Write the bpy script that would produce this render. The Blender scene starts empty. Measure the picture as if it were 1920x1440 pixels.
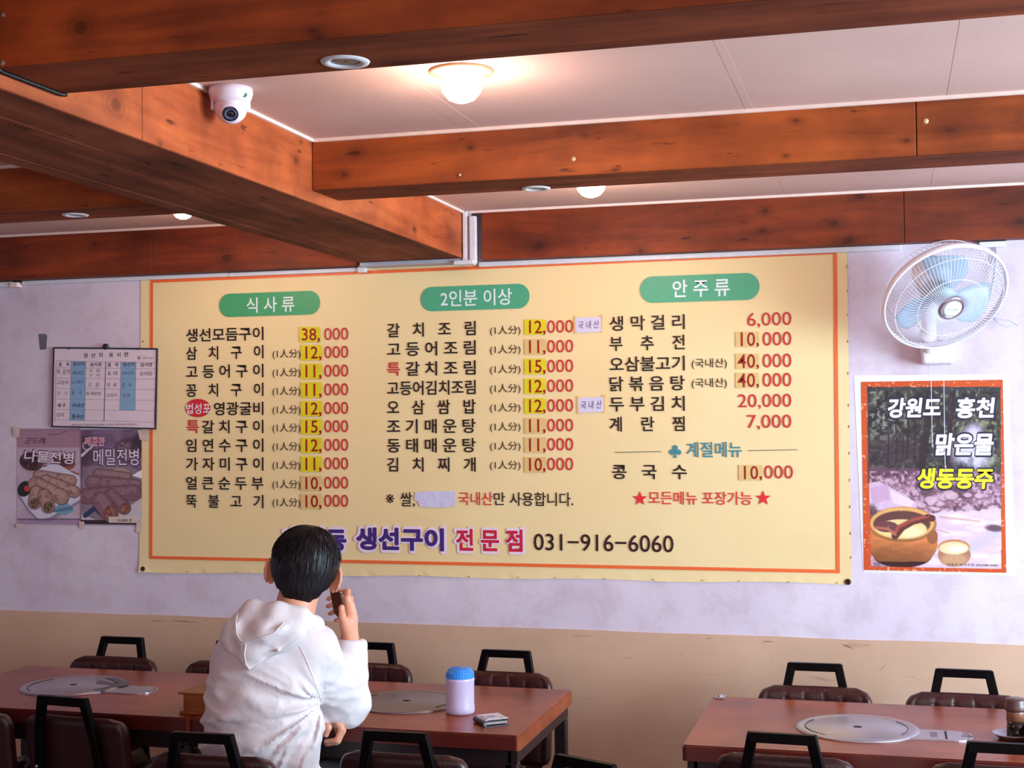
import bpy, bmesh, math, random
import numpy as np
from mathutils import Vector, Matrix, noise
R = math.radians
random.seed(7); rng = np.random.default_rng(7)
sc = bpy.context.scene
COL = sc.collection

# ---------------------------------------------------------------- camera
F_PX = 2570.0
YAW, PITCH, ROLL = R(15.4), R(1.45), R(-0.55)
CAM = np.array([0.0, -5.1, 1.64])
_fw = np.array([-math.sin(YAW)*math.cos(PITCH), math.cos(YAW)*math.cos(PITCH), math.sin(PITCH)])
_rt = np.array([math.cos(YAW), math.sin(YAW), 0.0]); _up = np.cross(_rt, _fw)
_r2 = _rt*math.cos(ROLL)+_up*math.sin(ROLL); _u2 = -_rt*math.sin(ROLL)+_up*math.cos(ROLL)
MC = np.array([_r2, _u2, _fw])
cam_d = bpy.data.cameras.new('camera'); cam = bpy.data.objects.new('camera', cam_d); COL.objects.link(cam)
cam_d.sensor_width = 36; cam_d.lens = F_PX/1920*36; cam_d.clip_start = .05
cam.matrix_world = Matrix(((_r2[0], _u2[0], -_fw[0], CAM[0]), (_r2[1], _u2[1], -_fw[1], CAM[1]), (_r2[2], _u2[2], -_fw[2], CAM[2]), (0, 0, 0, 1)))
sc.camera = cam

def on(px, py, ax, val):
    d = np.array([(px-960)/F_PX, (720-py)/F_PX, 1.0])@MC
    return CAM+(val-CAM[ax])/d[ax]*d
def yp(px, py, y): return on(px, py, 1, y)
def zp(px, py, z): return on(px, py, 2, z)
def project(P):
    c = (np.asarray(P)-CAM)@MC.T
    return 960+F_PX*c[..., 0]/c[..., 2], 720-F_PX*c[..., 1]/c[..., 2]

# ---------------------------------------------------------------- light and exposure
def lin(c):
    c = np.array(c, float)/255
    return np.where(c <= .04045, c/12.92, ((c+.055)/1.055)**2.4)
world = bpy.data.worlds.new('world'); sc.world = world; world.use_nodes = True
bg = world.node_tree.nodes['Background']; bg.inputs[0].default_value = (1.0, .74, .76, 1); bg.inputs[1].default_value = .55
def area(name, loc, target, sx, sy, power, col):
    l = bpy.data.lights.new(name, 'AREA'); l.shape = 'RECTANGLE'; l.size = sx; l.size_y = sy; l.energy = power; l.color = col
    o = bpy.data.objects.new(name, l); COL.objects.link(o); o.location = loc
    o.rotation_euler = (Vector(target)-Vector(loc)).to_track_quat('-Z', 'Y').to_euler(); return o
# daylight through the window in the right wall, and fill light added behind the camera
area('window_daylight', (2.75, -2.3, 1.45), (-1.5, -1.0, 1.5), 2.3, 1.3, 215, (.62, .85, .97))
area('rear_fill', (1.2, -8.2, 1.4), (-.8, 0, 1.9), 4.0, 1.8, 52, (1.0, .86, .84))
sc.view_settings.view_transform = 'Standard'; sc.view_settings.look = 'None'; sc.view_settings.gamma = 1
sc.view_settings.exposure = 0.42; sc.view_settings.use_curve_mapping = False
sc.cycles.use_denoising = True; sc.cycles.max_bounces = 6

# ---------------------------------------------------------------- materials
MATS = {}
def base_mat(name):
    m = bpy.data.materials.new(name); m.use_nodes = True; nt = m.node_tree
    return m, nt, nt.nodes['Principled BSDF']
def N(nt, typ, **kw):
    n = nt.nodes.new(typ)
    for k, v in kw.items():
        if k in n.inputs: n.inputs[k].default_value = v
        else: setattr(n, k, v)
    return n
def ramp(nt, fac, stops):
    r = nt.nodes.new('ShaderNodeValToRGB'); cr = r.color_ramp
    while len(cr.elements) < len(stops): cr.elements.new(.5)
    for e, (p, c) in zip(cr.elements, stops):
        e.position = p; e.color = (*c, 1) if len(c) == 3 else c
    nt.links.new(fac, r.inputs[0]); return r.outputs[0]
def mixc(nt, fac, a, b, mode='MIX'):
    m = nt.nodes.new('ShaderNodeMix'); m.data_type = 'RGBA'; m.blend_type = mode
    for inp, v in ((0, fac), (6, a), (7, b)):
        if hasattr(v, 'is_linked'): nt.links.new(v, m.inputs[inp])
        elif inp == 0: m.inputs[0].default_value = v
        else: m.inputs[inp].default_value = (*v, 1)
    return m.outputs[2]
def plain(name, rgb, rough=.5, metal=0, var=.06, scale=30, bump=0, bscale=200, spec=.5, coat=0, alpha=1, trans=0, emit=None, strength=0, sub=0):
    """procedural material: a base colour with a little noise variation and optional bump"""
    if name in MATS: return MATS[name]
    m, nt, b = base_mat(name)
    c = lin(rgb); tc = N(nt, 'ShaderNodeTexCoord')
    nz = N(nt, 'ShaderNodeTexNoise', Scale=scale, Detail=5.0); nt.links.new(tc.outputs['Object'], nz.inputs['Vector'])
    col = ramp(nt, nz.outputs['Fac'], [(.3, tuple(np.clip(c*(1-var), 0, 1))), (.7, tuple(np.clip(c*(1+var), 0, 1)))])
    nt.links.new(col, b.inputs['Base Color'])
    b.inputs['Roughness'].default_value = rough; b.inputs['Metallic'].default_value = metal
    b.inputs['Specular IOR Level'].default_value = spec; b.inputs['Coat Weight'].default_value = coat
    b.inputs['Alpha'].default_value = alpha; b.inputs['Transmission Weight'].default_value = trans
    if sub: b.inputs['Subsurface Weight'].default_value = sub; b.inputs['Subsurface Radius'].default_value = (.01, .004, .002)
    if bump:
        n2 = N(nt, 'ShaderNodeTexNoise', Scale=bscale, Detail=3.0); nt.links.new(tc.outputs['Object'], n2.inputs['Vector'])
        bp = N(nt, 'ShaderNodeBump', Strength=bump, Distance=.004); nt.links.new(n2.outputs['Fac'], bp.inputs['Height']); nt.links.new(bp.outputs[0], b.inputs['Normal'])
    if emit is not None:
        b.inputs['Emission Color'].default_value = (*emit, 1); b.inputs['Emission Strength'].default_value = strength
    MATS[name] = m; return m
def wood(name, axis, dark, light, knots=(), rough=.6, scale=1.0, spec=.35):
    if name in MATS: return MATS[name]
    m, nt, b = base_mat(name); tc = N(nt, 'ShaderNodeTexCoord')
    mp = N(nt, 'ShaderNodeMapping'); s = [14.0, 14.0, 14.0]; s[axis] = 1.6
    mp.inputs['Scale'].default_value = [v*scale for v in s]; nt.links.new(tc.outputs['Object'], mp.inputs['Vector'])
    nz = N(nt, 'ShaderNodeTexNoise', Scale=1.0, Detail=6.0, Roughness=.6, Distortion=.6); nt.links.new(mp.outputs[0], nz.inputs['Vector'])
    big = N(nt, 'ShaderNodeTexNoise', Scale=3.2, Detail=4.0, Roughness=.6); nt.links.new(tc.outputs['Object'], big.inputs['Vector'])
    d, l = lin(dark), lin(light)
    grain = ramp(nt, nz.outputs['Fac'], [(.28, tuple(d)), (.5, tuple((d+l)/2)), (.72, tuple(l))])
    blot = ramp(nt, big.outputs['Fac'], [(.34, (.62, .56, .52)), (.6, (1.08, 1.08, 1.08))])
    col = mixc(nt, 1.0, grain, blot, 'MULTIPLY')
    # flecks
    mp2 = N(nt, 'ShaderNodeMapping'); s2 = [45.0]*3; s2[axis] = 9.0; mp2.inputs['Scale'].default_value = s2; nt.links.new(tc.outputs['Object'], mp2.inputs['Vector'])
    fl = N(nt, 'ShaderNodeTexNoise', Scale=1.0, Detail=3.0); nt.links.new(mp2.outputs[0], fl.inputs['Vector'])
    ff = ramp(nt, fl.outputs['Fac'], [(.66, (0, 0, 0)), (.74, (1, 1, 1))])
    col = mixc(nt, ff, col, tuple(d*.45))
    for (kx, ky, kz, kr, el) in knots:
        sub = N(nt, 'ShaderNodeVectorMath', operation='SUBTRACT'); nt.links.new(tc.outputs['Object'], sub.inputs[0]); sub.inputs[1].default_value = (kx, ky, kz)
        ml = N(nt, 'ShaderNodeVectorMath', operation='MULTIPLY'); nt.links.new(sub.outputs[0], ml.inputs[0]); kx, ky, kz = (kx, ky, kz); v = [1/kr]*3; v[axis] = 1/(kr*el); ml.inputs[1].default_value = v
        nn = N(nt, 'ShaderNodeVectorMath', operation='ADD'); wob = N(nt, 'ShaderNodeTexNoise', Scale=20.0); nt.links.new(tc.outputs['Object'], wob.inputs['Vector'])
        sc2 = N(nt, 'ShaderNodeVectorMath', operation='SCALE'); sc2.inputs['Scale'].default_value = .8; nt.links.new(wob.outputs['Color'], sc2.inputs[0])
        nt.links.new(ml.outputs[0], nn.inputs[0]); nt.links.new(sc2.outputs[0], nn.inputs[1])
        ln = N(nt, 'ShaderNodeVectorMath', operation='LENGTH'); nt.links.new(nn.outputs[0], ln.inputs[0])
        dv = N(nt, 'ShaderNodeMath', operation='DIVIDE'); nt.links.new(ln.outputs['Value'], dv.inputs[0]); dv.inputs[1].default_value = 3.0
        f = ramp(nt, dv.outputs[0], [(0, (.9,)*3), (.24, (.75,)*3), (.34, (.30,)*3), (.46, (.42,)*3), (.56, (.14,)*3), (.66, (.2,)*3), (.95, (0, 0, 0))])
        col = mixc(nt, f, col, tuple(d*.35))
    nt.links.new(col, b.inputs['Base Color']); b.inputs['Roughness'].default_value = rough; b.inputs['Specular IOR Level'].default_value = spec
    bp = N(nt, 'ShaderNodeBump', Strength=.15, Distance=.003); nt.links.new(nz.outputs['Fac'], bp.inputs['Height']); nt.links.new(bp.outputs[0], b.inputs['Normal'])
    MATS[name] = m; return m
def attr_mat(name, rough=.35, coat=.08):
    m, nt, b = base_mat(name); a = N(nt, 'ShaderNodeAttribute', attribute_name='print'); nt.links.new(a.outputs['Color'], b.inputs['Base Color'])
    b.inputs['Roughness'].default_value = rough+.1; b.inputs['Coat Weight'].default_value = coat; b.inputs['Specular IOR Level'].default_value = .3
    tc = N(nt, 'ShaderNodeTexCoord'); nz = N(nt, 'ShaderNodeTexNoise', Scale=14.0, Detail=2.0); nt.links.new(tc.outputs['Object'], nz.inputs['Vector'])
    bp = N(nt, 'ShaderNodeBump', Strength=.25, Distance=.01); nt.links.new(nz.outputs['Fac'], bp.inputs['Height']); nt.links.new(bp.outputs[0], b.inputs['Normal'])
    return m

# ---------------------------------------------------------------- object helpers
def tag(o, label=None, cat=None, group=None, kind=None):
    if label: o['label'] = label
    if cat: o['category'] = cat
    if group: o['group'] = group
    if kind: o['kind'] = kind
    return o
def link(name, me, mat=None, parent=None):
    o = bpy.data.objects.new(name, me); COL.objects.link(o)
    if mat is not None and len(me.materials) == 0: me.materials.append(mat)
    if parent is not None: o.parent = parent
    return o
def empty(name, loc=(0, 0, 0), rz=0, label=None, cat=None, group=None):
    o = bpy.data.objects.new(name, None); COL.objects.link(o); o.location = loc; o.rotation_euler = (0, 0, rz); o.empty_display_size = .05
    return tag(o, label, cat, group)
def obj(name, bm, mat, parent=None, smooth=False, loc=None):
    me = bpy.data.meshes.new(name); bmesh.ops.recalc_face_normals(bm, faces=bm.faces[:]); bm.to_mesh(me); bm.free()
    if smooth:
        for p in me.polygons: p.use_smooth = True
    o = link(name, me, mat, parent)
    if loc: o.location = loc
    return o
def newbm(): return bmesh.new()
def box(bm, c, s, rot=None, bevel=0, seg=2):
    r = bmesh.ops.create_cube(bm, size=1); vs = r['verts']
    bmesh.ops.scale(bm, vec=s, verts=vs)
    if bevel:
        es = list({e for v in vs for e in v.link_edges})
        rb = bmesh.ops.bevel(bm, geom=es, offset=bevel, segments=seg, affect='EDGES', profile=.5); vs = list({v for f in rb['faces'] for v in f.verts}|{v for v in vs if v.is_valid})
    if rot is not None: bmesh.ops.rotate(bm, cent=(0, 0, 0), matrix=rot, verts=vs)
    bmesh.ops.translate(bm, vec=c, verts=vs); return vs
def box2(bm, a, b, bevel=0, seg=2):
    a, b = np.array(a, float), np.array(b, float); return box(bm, tuple((a+b)/2), tuple(np.abs(b-a)), None, bevel, seg)
def bx(name, a, b, mat, parent=None, bevel=0, seg=2):
    bm = newbm(); box2(bm, a, b, bevel, seg); return obj(name, bm, mat, parent)
def bar(bm, p, q, w, h, upv=(0, 0, 1)):
    """rectangular bar from p to q, w across, h along upv-ish"""
    p, q = Vector(p), Vector(q); d = (q-p).normalized(); u = Vector(upv); s = d.cross(u)
    if s.length < 1e-4: s = d.cross(Vector((1, 0, 0)))
    s.normalize(); u = s.cross(d).normalized(); vs = []
    for c in (p, q):
        for a, b in ((-1, -1), (1, -1), (1, 1), (-1, 1)): vs.append(bm.verts.new(c+s*a*w/2+u*b*h/2))
    for f in ((3, 2, 1, 0), (4, 5, 6, 7), (0, 1, 5, 4), (1, 2, 6, 5), (2, 3, 7, 6), (3, 0, 4, 7)): bm.faces.new([vs[i] for i in f])
    return vs
def tube(bm, pts, r, n=8, closed=False):
    pts = [Vector(p) for p in pts]; m = len(pts); rings = []; prev = None
    for i, p in enumerate(pts):
        a = pts[(i-1) % m] if (closed or i > 0) else p; b = pts[(i+1) % m] if (closed or i < m-1) else p
        d = (b-a).normalized()
        if prev is None:
            u = Vector((0, 0, 1)) if abs(d.z) < .9 else Vector((1, 0, 0)); s = d.cross(u).normalized()
        else: s = (prev-d*prev.dot(d)).normalized()
        prev = s; u = s.cross(d); rr = r[i] if hasattr(r, '__len__') else r
        rings.append([bm.verts.new(p+(s*math.cos(t)+u*math.sin(t))*rr) for t in (2*math.pi*k/n for k in range(n))])
    for i in range(m if closed else m-1):
        A, B = rings[i], rings[(i+1) % m]
        for k in range(n): bm.faces.new((A[k], A[(k+1) % n], B[(k+1) % n], B[k]))
    if not closed: bm.faces.new(rings[0][::-1]); bm.faces.new(rings[-1])
def lathe(bm, prof, c=(0, 0, 0), n=32, ax=None, sx=1.0, cap=True):
    """prof: list of (r, h); closed surface of revolution about +Z (or matrix ax)"""
    rings = []; c = Vector(c)
    for r, h in prof:
        ring = []
        for k in range(n if r > 1e-6 else 1):
            t = 2*math.pi*k/n; v = Vector((r*math.cos(t)*sx, r*math.sin(t), h))
            if ax is not None: v = ax@v
            ring.append(bm.verts.new(v+c))
        rings.append(ring)
    for A, B in zip(rings, rings[1:]):
        for k in range(n):
            a0, a1 = A[k % len(A)], A[(k+1) % len(A)]; b0, b1 = B[k % len(B)], B[(k+1) % len(B)]
            q = [a0, a1, b1, b0]; q2 = []
            for v in q:
                if v not in q2: q2.append(v)
            if len(q2) > 2:
                try: bm.faces.new(q2)
                except ValueError: pass
    for rg in (rings[0], rings[-1]):
        if len(rg) > 2 and cap:
            try: bm.faces.new(rg)
            except ValueError: pass
def prism_xz(bm, pts, y0, y1):
    """polygon in the xz plane extruded from y0 (front) to y1"""
    a = [bm.verts.new((x, y0, z)) for x, z in pts]; b = [bm.verts.new((x, y1, z)) for x, z in pts]; n = len(pts)
    bm.faces.new(a); bm.faces.new(b[::-1])
    for i in range(n): bm.faces.new((a[i], b[i], b[(i+1) % n], a[(i+1) % n]))
def prism_xy(bm, pts, z0, z1):
    a = [bm.verts.new((x, y, z0)) for x, y in pts]; b = [bm.verts.new((x, y, z1)) for x, y in pts]; n = len(pts)
    bm.faces.new(a[::-1]); bm.faces.new(b)
    for i in range(n): bm.faces.new((a[i], a[(i+1) % n], b[(i+1) % n], b[i]))
def rrect(x0, z0, x1, z1, r, n=6):
    pts = []
    for cx, cz, a0 in ((x1-r, z1-r, 0), (x0+r, z1-r, 90), (x0+r, z0+r, 180), (x1-r, z0+r, 270)):
        for k in range(n+1):
            t = R(a0+90*k/n); pts.append((cx+r*math.cos(t), cz+r*math.sin(t)))
    return pts
def copy_tree(o, parent=None):
    c = o.copy(); COL.objects.link(c)
    if parent is not None: c.parent = parent; c.matrix_parent_inverse = o.matrix_parent_inverse
    for ch in list(o.children): copy_tree(ch, c)
    return c
# ================================================================ the setting
M_wall = None
def wall_material():
    m, nt, b = base_mat('white_plaster'); tc = N(nt, 'ShaderNodeTexCoord')
    n1 = N(nt, 'ShaderNodeTexNoise', Scale=2.2, Detail=5.0); nt.links.new(tc.outputs['Object'], n1.inputs['Vector'])
    n2 = N(nt, 'ShaderNodeTexNoise', Scale=9.0, Detail=6.0, Roughness=.65); nt.links.new(tc.outputs['Object'], n2.inputs['Vector'])
    c1 = ramp(nt, n1.outputs['Fac'], [(.35, tuple(lin((208, 190, 210)))), (.65, tuple(lin((222, 208, 224))))])
    c2 = ramp(nt, n2.outputs['Fac'], [(.40, (.93, .90, .88)), (.52, (1, 1, 1)), (.75, (1.0, .985, .99))])
    nt.links.new(mixc(nt, 1.0, c1, c2, 'MULTIPLY'), b.inputs['Base Color']); b.inputs['Roughness'].default_value = .7
    n3 = N(nt, 'ShaderNodeTexNoise', Scale=40.0, Detail=4.0); nt.links.new(tc.outputs['Object'], n3.inputs['Vector'])
    bp = N(nt, 'ShaderNodeBump', Strength=.22, Distance=.004); nt.links.new(n3.outputs['Fac'], bp.inputs['Height']); nt.links.new(bp.outputs[0], b.inputs['Normal'])
    return m
M_wall = wall_material()
def dado_material():
    m, nt, b = base_mat('beige_paint'); tc = N(nt, 'ShaderNodeTexCoord')
    n1 = N(nt, 'ShaderNodeTexNoise', Scale=1.7, Detail=6.0, Roughness=.6); nt.links.new(tc.outputs['Object'], n1.inputs['Vector'])
    n2 = N(nt, 'ShaderNodeTexNoise', Scale=60.0, Detail=4.0); nt.links.new(tc.outputs['Object'], n2.inputs['Vector'])
    mp = N(nt, 'ShaderNodeMapping'); mp.inputs['Scale'].default_value = (5, 5, 40); nt.links.new(tc.outputs['Object'], mp.inputs['Vector'])
    n4 = N(nt, 'ShaderNodeTexNoise', Scale=1.0, Detail=4.0); nt.links.new(mp.outputs[0], n4.inputs['Vector'])
    c1 = ramp(nt, n1.outputs['Fac'], [(.35, tuple(lin((198, 158, 134)))), (.65, tuple(lin((210, 170, 146))))])
    sp = ramp(nt, n2.outputs['Fac'], [(.23, (.78, .74, .74)), (.31, (1, 1, 1))])
    sf = ramp(nt, n4.outputs['Fac'], [(.26, (.8, .74, .74)), (.34, (1, 1, 1))])
    c = mixc(nt, 1.0, c1, sp, 'MULTIPLY'); c = mixc(nt, 1.0, c, sf, 'MULTIPLY')
    nt.links.new(c, b.inputs['Base Color']); b.inputs['Roughness'].default_value = .6
    bp = N(nt, 'ShaderNodeBump', Strength=.2, Distance=.003); nt.links.new(n1.outputs['Fac'], bp.inputs['Height']); nt.links.new(bp.outputs[0], b.inputs['Normal'])
    return m
M_dado = dado_material()
M_ceil = plain('ceiling_paper', (216, 174, 166), .75, var=.05, scale=3, bump=.12, bscale=60)
M_cove = plain('cove_white', (240, 214, 206), .5)
M_trunk = plain('white_plastic_trunking', (222, 218, 228), .4)
M_floor = plain('floor_tile', (92, 70, 62), .4, var=.2, scale=6)

XL, XR, YB, ZC = -6.0, 2.6, -8.6, 2.44
wall = bx('wall_back', (XL, 0, -.02), (XR, .12, 2.6), M_wall); tag(wall, kind='structure')
# the beige painted lower part: a slab 3 mm proud with a slightly uneven upper edge
bm = newbm(); pts = [(XL, 0), (XR, 0)]
xs = np.linspace(XR, XL, 140)
for x in xs: pts.append((x, .838-.004*(x+1.6)/2+.0035*noise.noise(Vector((x*3, 0, 0)))+.0015*noise.noise(Vector((x*17, 2, 0)))))
prism_xz(bm, pts, -.004, .001); d = obj('dado', bm, M_dado, wall); tag(d, 'beige painted lower part of the wall')
for (sx, sy, ln, an) in ((295, 1164, .09, 1), (345, 1165, .13, -2), (1330, 1197, .03, 5), (1441, 1203, .05, -3), (1590, 1212, .045, -22), (1432, 1204, .02, 30), (1655, 1252, .03, 40)):
    p = yp(sx, sy, -.0045); bm = newbm(); c, s_ = math.cos(R(an)), math.sin(R(an)); h = .0015
    prism_xz(bm, [(p[0]-ln/2*c, p[2]-ln/2*s_), (p[0]-ln*.1, p[2]-h), (p[0]+ln/2*c, p[2]+ln/2*s_), (p[0]+.1*ln, p[2]+h)], -.0048, -.004)
    obj('scuff', bm, plain('scuff_grey', (128, 98, 92), .8, var=.2), wall)
tag(bx('floor', (XL, YB, -.1), (XR, 0, 0), M_floor), kind='structure')
ceil = bx('ceiling', (XL, YB, ZC), (XR, 0, ZC+.12), M_ceil); tag(ceil, kind='structure')
for (x, w) in ((-1.12, .05), (-.35, .02), (.15, .02), (-2.9, .03), (1.1, .03)):   # overlaps of the ceiling paper
    bx('paper_seam', (x, -5.0, ZC-.0004), (x+w, -.07, ZC), M_ceil, ceil)
tag(bx('wall_left', (XL-.12, YB, 0), (XL, 0, 2.6), M_wall), kind='structure')
# right wall with a window opening
wr = empty('wall_right'); tag(wr, kind='structure')
for k, (a, b) in enumerate((((XR, YB, 0), (XR+.12, -3.6, 2.6)), ((XR, -1.0, 0), (XR+.12, 0, 2.6)), ((XR, -3.6, 0), (XR+.12, -1.0, .75)), ((XR, -3.6, 2.15), (XR+.12, -1.0, 2.6)))):
    bx('wall_panel', a, b, M_wall, wr)
win = empty('window_1'); tag(win, kind='structure')
for a, b in (((XR+.02, -3.6, .75), (XR+.09, -3.55, 2.15)), ((XR+.02, -1.05, .75), (XR+.09, -1.0, 2.15)), ((XR+.02, -3.55, .75), (XR+.09, -1.05, .80)), ((XR+.02, -3.55, 2.10), (XR+.09, -1.05, 2.15)), ((XR+.02, -2.33, .8), (XR+.09, -2.27, 2.1))):
    bx('window_frame', a, b, M_trunk, win)

# ------------------------------------------------------------ timber beams clad with stained boards
K = lambda p, r, e=1.6: (float(p[0]), float(p[1]), float(p[2]), r, e)
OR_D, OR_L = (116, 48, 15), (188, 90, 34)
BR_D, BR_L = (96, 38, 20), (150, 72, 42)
b1f = -2.935; b1b = -2.725; b2f = -1.505; b2b = -1.315; zb = 2.295; lx0, lx1, lz = -2.015, -1.575, 2.26; wy, wz = -.07, 2.25
w_b1 = wood('stained_pine_front', 0, OR_D, OR_L, [K(yp(157, 45, b1f), .016, 1.2), K(yp(600, 68, b1f), .005), K(yp(590, 54, b1f), .006), K(yp(1180, 20, b1f), .005)])
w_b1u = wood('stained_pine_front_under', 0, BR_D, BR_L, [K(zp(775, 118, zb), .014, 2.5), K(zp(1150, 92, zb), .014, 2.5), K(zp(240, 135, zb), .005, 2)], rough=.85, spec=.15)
w_b2 = wood('stained_pine_middle', 0, OR_D, OR_L, [K(yp(672, 284, b2f), .009, 1.8), K(yp(648, 325, b2f), .009, 1.5), K(yp(885, 275, b2f), .007, 1.4), K(yp(1098, 252, b2f), .005), K(yp(862, 328, b2f), .004), K(yp(1496, 224, b2f), .007, 2), K(yp(1787, 240, b2f), .011, 1.7), K(yp(1702, 262, b2f), .007, 1.6), K(yp(1475, 291, b2f), .004)])
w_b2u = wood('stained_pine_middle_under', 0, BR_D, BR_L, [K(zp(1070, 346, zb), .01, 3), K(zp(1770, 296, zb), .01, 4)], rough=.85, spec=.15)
w_wb = wood('stained_pine_dark', 0, (88, 30, 12), (150, 62, 26), [K(yp(1015, 458, wy), .018, 1.4), K(yp(1437, 392, wy), .01), K(yp(1433, 430, wy), .011), K(yp(1569, 415, wy), .014), K(yp(1597, 447, wy), .016), K(yp(1618, 365, wy), .015, 2), K(yp(1918, 412, wy), .014), K(yp(430, 480, wy), .02), K(yp(180, 457, wy), .01), K(yp(1205, 468, wy), .012)])
w_lf = wood('stained_pine_long', 1, (140, 58, 24), (205, 104, 54), [K(on(222, 192, 0, lx1), .02, 1.2), K(on(556, 298, 0, lx1), .012, 1.2), K(on(778, 428, 0, lx1), .014, 1.2), K(on(868, 468, 0, lx1), .01), K(on(302, 269, 0, lx1), .006), K(on(565, 266, 0, lx1), .005)])
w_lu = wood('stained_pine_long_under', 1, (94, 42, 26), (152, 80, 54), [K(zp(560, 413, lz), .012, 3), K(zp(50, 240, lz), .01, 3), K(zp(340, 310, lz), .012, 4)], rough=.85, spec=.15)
def beam(name, label):
    e = empty(name); return tag(e, label, kind='structure')
def board(a, b, mat, par): return bx('board', a, b, mat, par, bevel=.0015, seg=1)
t = .018
B1 = beam('trim_1', 'thick stained timber ceiling beam nearest the viewer, across the top of the view')
board((lx1, b1f, zb), (2.6, b1f+t, ZC), w_b1, B1)
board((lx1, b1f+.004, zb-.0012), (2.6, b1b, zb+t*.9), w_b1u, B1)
board((lx1, b1b-t, zb+.017), (2.6, b1b, ZC), w_b1, B1)
B2 = beam('trim_2', 'stained timber ceiling beam halfway to the menu wall')
jx = yp(1718, 240, b2f)[0]
board((lx1+.002, b2f, zb), (jx-.0012, b2f+t, ZC), w_b2, B2); board((jx+.0012, b2f, zb), (2.6, b2f+t, ZC), w_b2, B2)
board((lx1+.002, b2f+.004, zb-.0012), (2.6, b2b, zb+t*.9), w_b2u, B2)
board((lx1+.002, b2b-t, zb+.017), (2.6, b2b, ZC), w_b2, B2)
for (a_, b_, r_) in ((1075, 298, .0065), (862, 328, .004), (1736, 227, .007)):
    p = yp(a_, b_, b2f); bm = newbm(); lathe(bm, [(0, .003), (r_*.6, .0025), (r_, 0), (r_, -.001)], p, 12, Matrix.Rotation(R(90), 3, 'X')); obj('screw_plug', bm, plain('plug_cream', (214, 176, 140), .4), B2, smooth=True)
WB = beam('trim_3', 'dark stained timber beam along the top of the menu wall, right part')
jx = yp(1695, 400, wy)[0]
board((-1.5, wy, wz), (jx-.001, wy+t, ZC), w_wb, WB); board((jx+.001, wy, wz), (2.6, wy+t, ZC), w_wb, WB)
board((-1.5, wy+t, wz), (2.6, 0, wz+t), w_wb, WB)
WL = beam('trim_4', 'dark stained timber beam along the top of the menu wall, left part')
jx = yp(286, 495, wy)[0]
board((XL, wy, wz), (jx-.001, wy+t, ZC), w_wb, WL); board((jx+.001, wy, wz), (lx0, wy+t, ZC), w_wb, WL); board((XL, wy+t, wz), (lx0, 0, wz+t), w_wb, WL)
BL = beam('trim_5', 'stained timber ceiling beam on the left of the wide long beam')
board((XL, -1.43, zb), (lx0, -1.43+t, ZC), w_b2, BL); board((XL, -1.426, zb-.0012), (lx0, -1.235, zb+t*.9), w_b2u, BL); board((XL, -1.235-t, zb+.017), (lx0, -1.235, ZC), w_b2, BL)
BL2 = beam('trim_6', 'stained timber ceiling beam above the left edge of the view')
board((XL, -2.86, zb), (lx0, -2.66, ZC), w_b1, BL2)
LB = beam('trim_7', 'wide long timber beam running towards the menu wall')
jy = on(267, 230, 0, lx1)[1]
board((lx1-t, -5.6, lz), (lx1, jy-.0012, ZC), w_lf, LB); board((lx1-t, jy+.0012, lz), (lx1, -.0701, ZC), w_lf, LB)
board((lx0, -5.6, lz+.004), (lx0+t, -.0701, ZC), w_lf, LB)
us = [lx0, -1.955, -1.80, -1.72, lx1-.004]
cuts = [-.9, -1.55, -2.35, -2.9]
for k in range(4):
    dz = (-.0016, -.0006, -.0012, -.0014)[k]
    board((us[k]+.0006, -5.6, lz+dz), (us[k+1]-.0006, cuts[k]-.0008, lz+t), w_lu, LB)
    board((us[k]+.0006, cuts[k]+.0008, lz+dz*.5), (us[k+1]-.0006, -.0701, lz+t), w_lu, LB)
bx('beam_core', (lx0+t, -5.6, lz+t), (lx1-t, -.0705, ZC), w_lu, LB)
# white cove strips where beams meet the ceiling
def cove(a, b): bx('cove_strip', a, b, M_cove, ceil)
c_ = .009
cove((lx1, b2f-c_, ZC-c_), (2.6, b2f, ZC)); cove((lx1, b2b, ZC-c_), (2.6, b2b+c_, ZC)); cove((lx1, b1b, ZC-c_), (2.6, b1b+c_, ZC)); cove((lx1, wy-c_, ZC-c_), (2.6, wy, ZC))
cove((lx1, b1b, ZC-c_), (lx1+c_, b2f, ZC)); cove((lx1, b2b, ZC-c_), (lx1+c_, wy, ZC))
cove((XL, wy-c_, ZC-c_), (lx0, wy, ZC)); cove((lx0-c_, -1.235, ZC-c_), (lx0, wy, ZC)); cove((XL, -1.235, ZC-c_), (lx0, -1.235+c_, ZC)); cove((XL, -1.43-c_, ZC-c_), (lx0, -1.43, ZC))

# ------------------------------------------------------------ white trunking on the wall
T = empty('trim_8'); tag(T, 'white plastic cable trunking along the top of the menu', kind='structure')
def trunk(a, b, bv=.003): return bx('trunking', a, b, M_trunk, T, bevel=bv, seg=2)
xa = yp(45, 530, 0)[0]; xb = yp(432, 508, 0)[0]; xc = yp(684, 500, 0)[0]; xd = yp(1690, 462, 0)[0]
trunk((xa, -.018, 2.232), (xb-.001, 0, 2.249)); trunk((xb+.001, -.02, 2.231), (xc, 0, 2.248)); trunk((-1.53, -.022, 2.23), (xd, 0, 2.249))
bx('trunking_cover', (xc-.02, -.03, 2.226), (xc+.012, 0, 2.252), M_trunk, T, bevel=.003)
bx('trunking_cover', (xc+.012, -.088, 2.243), (lx1-.01, 0, 2.2585), plain('grey_plastic', (182, 182, 198), .4), T, bevel=.003)
for dx in (0, .028):
    bx('trunking', (lx1+.004+dx, wy-.022-.004*(dx > 0), 2.236), (lx1+.022+dx*1.25, wy-.001, ZC-.002-.02*(dx > 0)), M_trunk, T, bevel=.003)
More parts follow.
